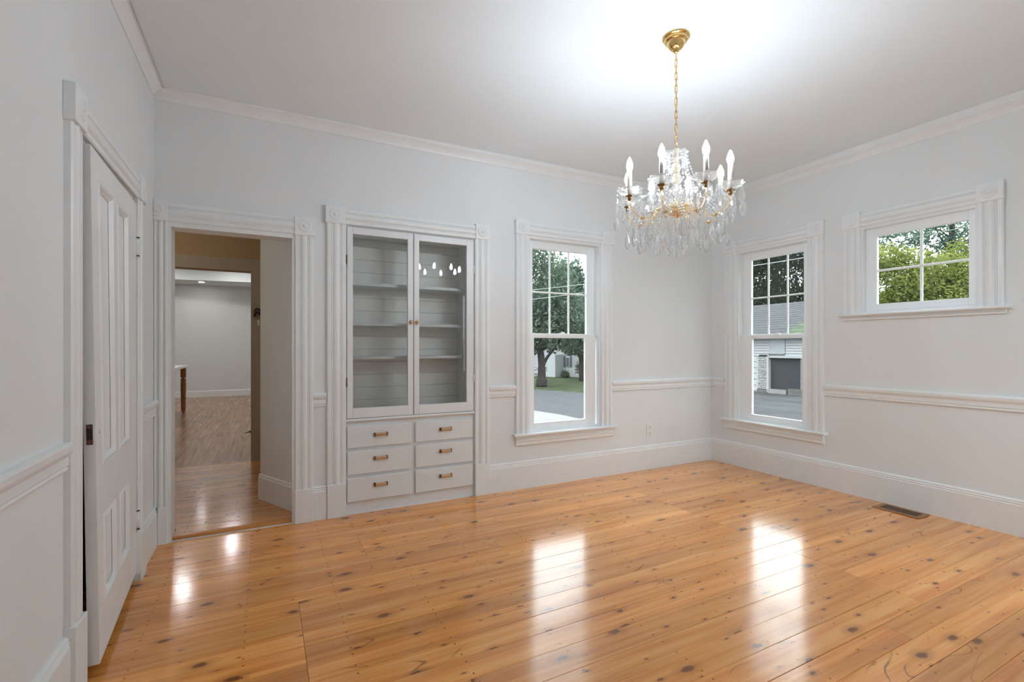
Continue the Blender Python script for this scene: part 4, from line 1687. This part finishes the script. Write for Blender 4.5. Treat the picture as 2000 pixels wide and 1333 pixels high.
# barn facing the driveway, its front at x = 18
BX = 18.0
FA = Fr(lambda u, v, w: (BX - w, u, v))     # u = world y
barn = tag(empty('barn', (BX, 10.0, GZ)), 'white clapboard barn with grey shingle roof and a black doorway', 'barn')
bm = BM()
for (u0, u1, v0, v1) in ((8.8, 9.98, GZ - .1, 1.9), (9.98, 11.56, .80, 1.9), (11.56, 20.0, GZ - .1, 1.9)):
    FA.box(bm, u0, u1, v0, v1, -.2, 0)
box(bm, (21.8, 8.8, GZ - .1), (22.0, 20.0, 1.9))
box(bm, (BX + .2, 8.8, GZ - .1), (21.8, 9.0, 1.9))
box(bm, (BX + .2, 19.8, GZ - .1), (21.8, 20.0, 1.9))
obj('wall', bm, SIDING, barn)


def clap(u0, u1, v0, v1, h, mat, w0=0.0, jag=0.0, name='clapboards'):
    bm = BM()
    v = v0
    while v < v1 - .01:
        t = min(v + h, v1)
        j = RND.uniform(-jag, jag)
        k2 = RND.uniform(-jag, jag)
        prism(bm, [FA(u0, v, w0), FA(u0, v + j * .3, w0 + .04), FA(u0, t, w0 + .006), FA(u0, t, w0)],
              [FA(u1, v, w0), FA(u1, v + k2, w0 + .04 + jag * .4), FA(u1, t + k2 * .3, w0 + .006), FA(u1, t, w0)])
        v = t
    o = obj(name, bm, mat, barn)
    o['kind'] = 'stuff'
    return o


clap(11.56, 19.9, .88, 1.82, .13, SIDING)
clap(8.8, 10.70, .88, 1.82, .13, SIDING)
clap(12.2, 19.9, -.92, .84, .30, SIDING, .01)
clap(8.8, 9.96, -.70, .74, .26, m_simple('grey_siding', (.09, .10, .105), .7, var=.1))
clap(11.68, 12.14, -.80, .80, .085, PEEL, .02, .02, 'peeling_clapboards')
for nm, q, mt, w_ in (('loft_door', (10.72, 11.55, .98, 1.73), m_simple('loft_door_paint', (.19, .205, .225), .6, var=.05), .05), ('door_lintel', (9.4, 11.58, .78, .875), SIDING, .06), ('loft_sill', (10.75, 11.57, .945, .978), STONEW, .07),
                      ('corner_post', (11.56, 11.67, -.95, .86), SIDING, .07), ('trim_board', (12.14, 12.24, -.92, .86), SIDING, .05), ('step_beam', (10.64, 11.60, -1.0, -.78), m_simple('weathered_beam', (.14, .142, .142), .8, var=.15), .10),
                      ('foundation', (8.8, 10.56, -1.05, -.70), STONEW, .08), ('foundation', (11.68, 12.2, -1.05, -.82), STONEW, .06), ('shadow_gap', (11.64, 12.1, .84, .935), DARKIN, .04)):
    bm = BM()
    FA.box(bm, *q, 0, w_)
    obj(nm, bm, mt, barn)
bm = BM()
FA.box(bm, 9.98, 11.56, -.82, .80, -.16, -.12)
tag(obj('doorway', bm, DARKIN, barn), 'dark sheet painted as the shade inside the open doorway')  # shade of the barn interior painted on a sheet across the opening
bm = BM()
hexa(bm, [(17.6, 8.5, 1.80), (17.6, 20.4, 1.80), (22.0, 20.4, 3.72), (22.0, 8.5, 3.72), (17.6, 8.5, 1.94), (17.6, 20.4, 1.94), (22.0, 20.4, 3.86), (22.0, 8.5, 3.86)])
obj('roof', bm, SHING, barn)
bm = BM()
hexa(bm, [(22.0, 8.5, 3.72), (22.0, 20.4, 3.72), (26.0, 20.4, 1.80), (26.0, 8.5, 1.80), (22.0, 8.5, 3.86), (22.0, 20.4, 3.86), (26.0, 20.4, 1.94), (26.0, 8.5, 1.94)])
obj('roof_back', bm, SHING, barn)
nx, nz = -math.sin(math.atan2(1.92, 4.4)), math.cos(math.atan2(1.92, 4.4))
bm = BM()
for i in range(14):
    t0, t1 = i / 14, (i + 1) / 14
    A = [(17.6 + 4.4 * t0, 1.941 + 1.92 * t0), (17.6 + 4.4 * t1, 1.941 + 1.92 * t1)]
    sec = [(A[0][0], A[0][1]), (A[0][0] + nx * .014, A[0][1] + nz * .014), (A[1][0] + nx * .004, A[1][1] + nz * .004), (A[1][0], A[1][1])]
    prism(bm, [(x, 10.55, z) for x, z in sec], [(x, 20.4, z) for x, z in sec])
o = obj('shingle_courses', bm, SHING, barn)
o['kind'] = 'stuff'
bm = BM()
for i in range(14):
    t0, t1 = i / 14, (i + 1) / 14
    A = [(17.6 + 4.4 * t0, 1.941 + 1.92 * t0), (17.6 + 4.4 * t1, 1.941 + 1.92 * t1)]
    sec = [(A[0][0], A[0][1]), (A[0][0] + nx * .014, A[0][1] + nz * .014), (A[1][0] + nx * .004, A[1][1] + nz * .004), (A[1][0], A[1][1])]
    prism(bm, [(x, 8.5, z) for x, z in sec], [(x, 10.55, z) for x, z in sec])
o = tag(obj('shingle_courses', bm, MOSS, barn), 'mossy green shingles')
o['kind'] = 'stuff'

# white house across the street
ho = Vector((15.2, 30.7, 0))
hu = Vector((.37, -.93, 0)).normalized()
hn = Vector((-.93, -.37, 0)).normalized()
FHs = Fr(lambda u, v, w: tuple(ho + hu * u + hn * w + Vector((0, 0, v))))
hs = tag(empty('house', (15.2, 30.7, GZ)), 'white clapboard house with dark shutters across the street', 'house')
HOUSEW = m_simple('house_siding', (0.1782, 0.1881, 0.1980), .6, spec=.2, var=.05)
HOUSEB = m_simple('house_bright', (0.2376, 0.2475, 0.2508), .6, spec=.2, var=.03)
for nm, q, mt in (('wall', (-6, 9, GZ - .1, 3.2, -7.0, 0), HOUSEW), ('enclosed_porch', (2.42, 3.18, GZ, .75, 0, 1.2), HOUSEB), ('porch_deck', (.2, 2.42, GZ, -.72, 0, 1.1), HOUSEB), ('foundation', (3.2, 9, GZ, -.30, 0, .08), HOUSEB), ('skirt_board', (-6, .2, GZ, -.78, 0, .06), STONEW)):
    bm = BM()
    FHs.box(bm, *q)
    obj(nm, bm, mt, hs)
bm = BM()
v = -.3
while v < 3.2:
    prism(bm, [FHs(-6, v, 0), FHs(-6, v, .03), FHs(-6, v + .14, .006), FHs(-6, v + .14, 0)], [FHs(9, v, 0), FHs(9, v, .03), FHs(9, v + .14, .006), FHs(9, v + .14, 0)])
    v += .14
o = obj('clapboards', bm, HOUSEW, hs)
o['kind'] = 'stuff'
for u in (3.56, 6.6, -2.4):
    bm = BM()
    FHs.box(bm, u - .17, u + .17, -.22, .56, .03, .06)
    wf = obj('window', bm, HOUSEB, hs)
    bm = BM()
    for (a, b) in ((-.14, .15), (.19, .52)):
        FHs.box(bm, u - .13, u + .13, a - .04, b - .01, .06, .065)
    obj('pane', bm, m_simple('house_glass', (.06, .07, .08), .1), wf)
    for s in (-1, 1):
        bm = BM()
        FHs.box(bm, u + s * .28 - .10, u + s * .28 + .10, -.24, .60, .03, .055)
        obj('shutter', bm, SHUT, hs)
for i in range(4):
    bm = BM()
    FHs.box(bm, 1.1, 1.9, GZ, GZ + .07 * (4 - i), 1.1 + .25 * i, 1.35 + .25 * i)
    obj('step', bm, CONC, hs)
bm = BM()
tube(bm, [FHs(2.3, -.30, 1.1), FHs(1.7, -.34, 1.3), FHs(1.2, -.62, 1.9)], .03, 6)
for k in range(9):
    t = k / 8
    p = Vector(FHs(2.3, -.30, 1.1)).lerp(Vector(FHs(1.4, -.50, 1.7)), t)
    tube(bm, [p, p - Vector((0, 0, .38))], .014, 5)
obj('railing', bm, SHUT, hs)
bm = BM()
prism(bm, [FHs(-6.4, 3.1, .5), FHs(-6.4, 5.6, -3.5), FHs(-6.4, 3.1, -7.5)], [FHs(9.4, 3.1, .5), FHs(9.4, 5.6, -3.5), FHs(9.4, 3.1, -7.5)])
obj('roof', bm, SHING, hs)

for i, (px, py, D, rx, rz, n, sz, lb) in enumerate(((1104, 733, 36.5, .35, .30, 300, .10, 'small round green shrub at the foot of the white house'), (1133, 722, 35.5, .45, .45, 160, .10, 'loose twiggy shrub right of the house window'))):
    c = view(px, py, D)
    r = tag(empty('shrub', (c.x, c.y, GZ)), lb, 'shrub')
    for k in range(7):
        bm = BM()
        a = k * 2 * PI / 7
        e = c + Vector((rx * .8 * math.cos(a), rx * .8 * math.sin(a), rz * RND.uniform(.6, 1.5)))
        tube(bm, spline([(c.x, c.y, GZ), (c.x + .3 * (e.x - c.x), c.y + .3 * (e.y - c.y), c.z), e], 4), .02, 5)
        obj('stem', bm, BARK, r)
    leaves('foliage', [(tuple(c), (rx, rx, rz))], n, sz, SHRUB, r, 40 + i)


def cable(p0, p1, sag, r, mat, label, grp):
    P = []
    for i in range(25):
        t = i / 24
        q = Vector(p0).lerp(Vector(p1), t)
        q.z -= sag * 4 * t * (1 - t)
        P.append(q)
    bm = BM()
    tube(bm, P, r, 5)
    tag(obj('utility_cable', bm, mat, smooth=True), label, 'cable', grp)


def pole(p, label):
    r = tag(empty('utility_pole', (p.x, p.y, GZ)), label, 'pole')
    bm = BM()
    lathe(bm, [(0, GZ), (.13, GZ), (.10, p.z + .5), (0, p.z + .5)], (p.x, p.y, 0), seg=12)
    obj('mast', bm, BARK, r, smooth=True)
    bm = BM()
    box(bm, (p.x - .55, p.y - .05, p.z + .18), (p.x + .55, p.y + .05, p.z + .28))
    obj('crossarm', bm, BARK, r)
    return p


PA, PB, PC, PD = view(700, 600, 20), view(1400, 528, 23), view(1650, 489, 16), view(2010, 417, 12)
for q, lb in ((PA, 'utility pole left of the back window view'), (PB, 'utility pole between the two tall windows'), (PC, 'utility pole between the tall right window and the small one'), (PD, 'utility pole right of the small window')):
    pole(q, lb)
up_ = Vector((0, 0, .22))
cable(PA + up_ * 1.2, PB + up_ * 1.6, .35, .014, WIREM, 'upper pale utility cable crossing the back window view', 'utility cables')
cable(PA - up_ * 1.2, PB + up_ * .3, .35, .014, WIREM, 'lower pale utility cable crossing the back window view', 'utility cables')
cable(PB, PC, .06, .016, WIREM, 'pale utility cable crossing the tall right window view', 'utility cables')
cable(PC, PD, .04, .013, WIRED, 'dark utility cable crossing the small high window view', 'utility cables')
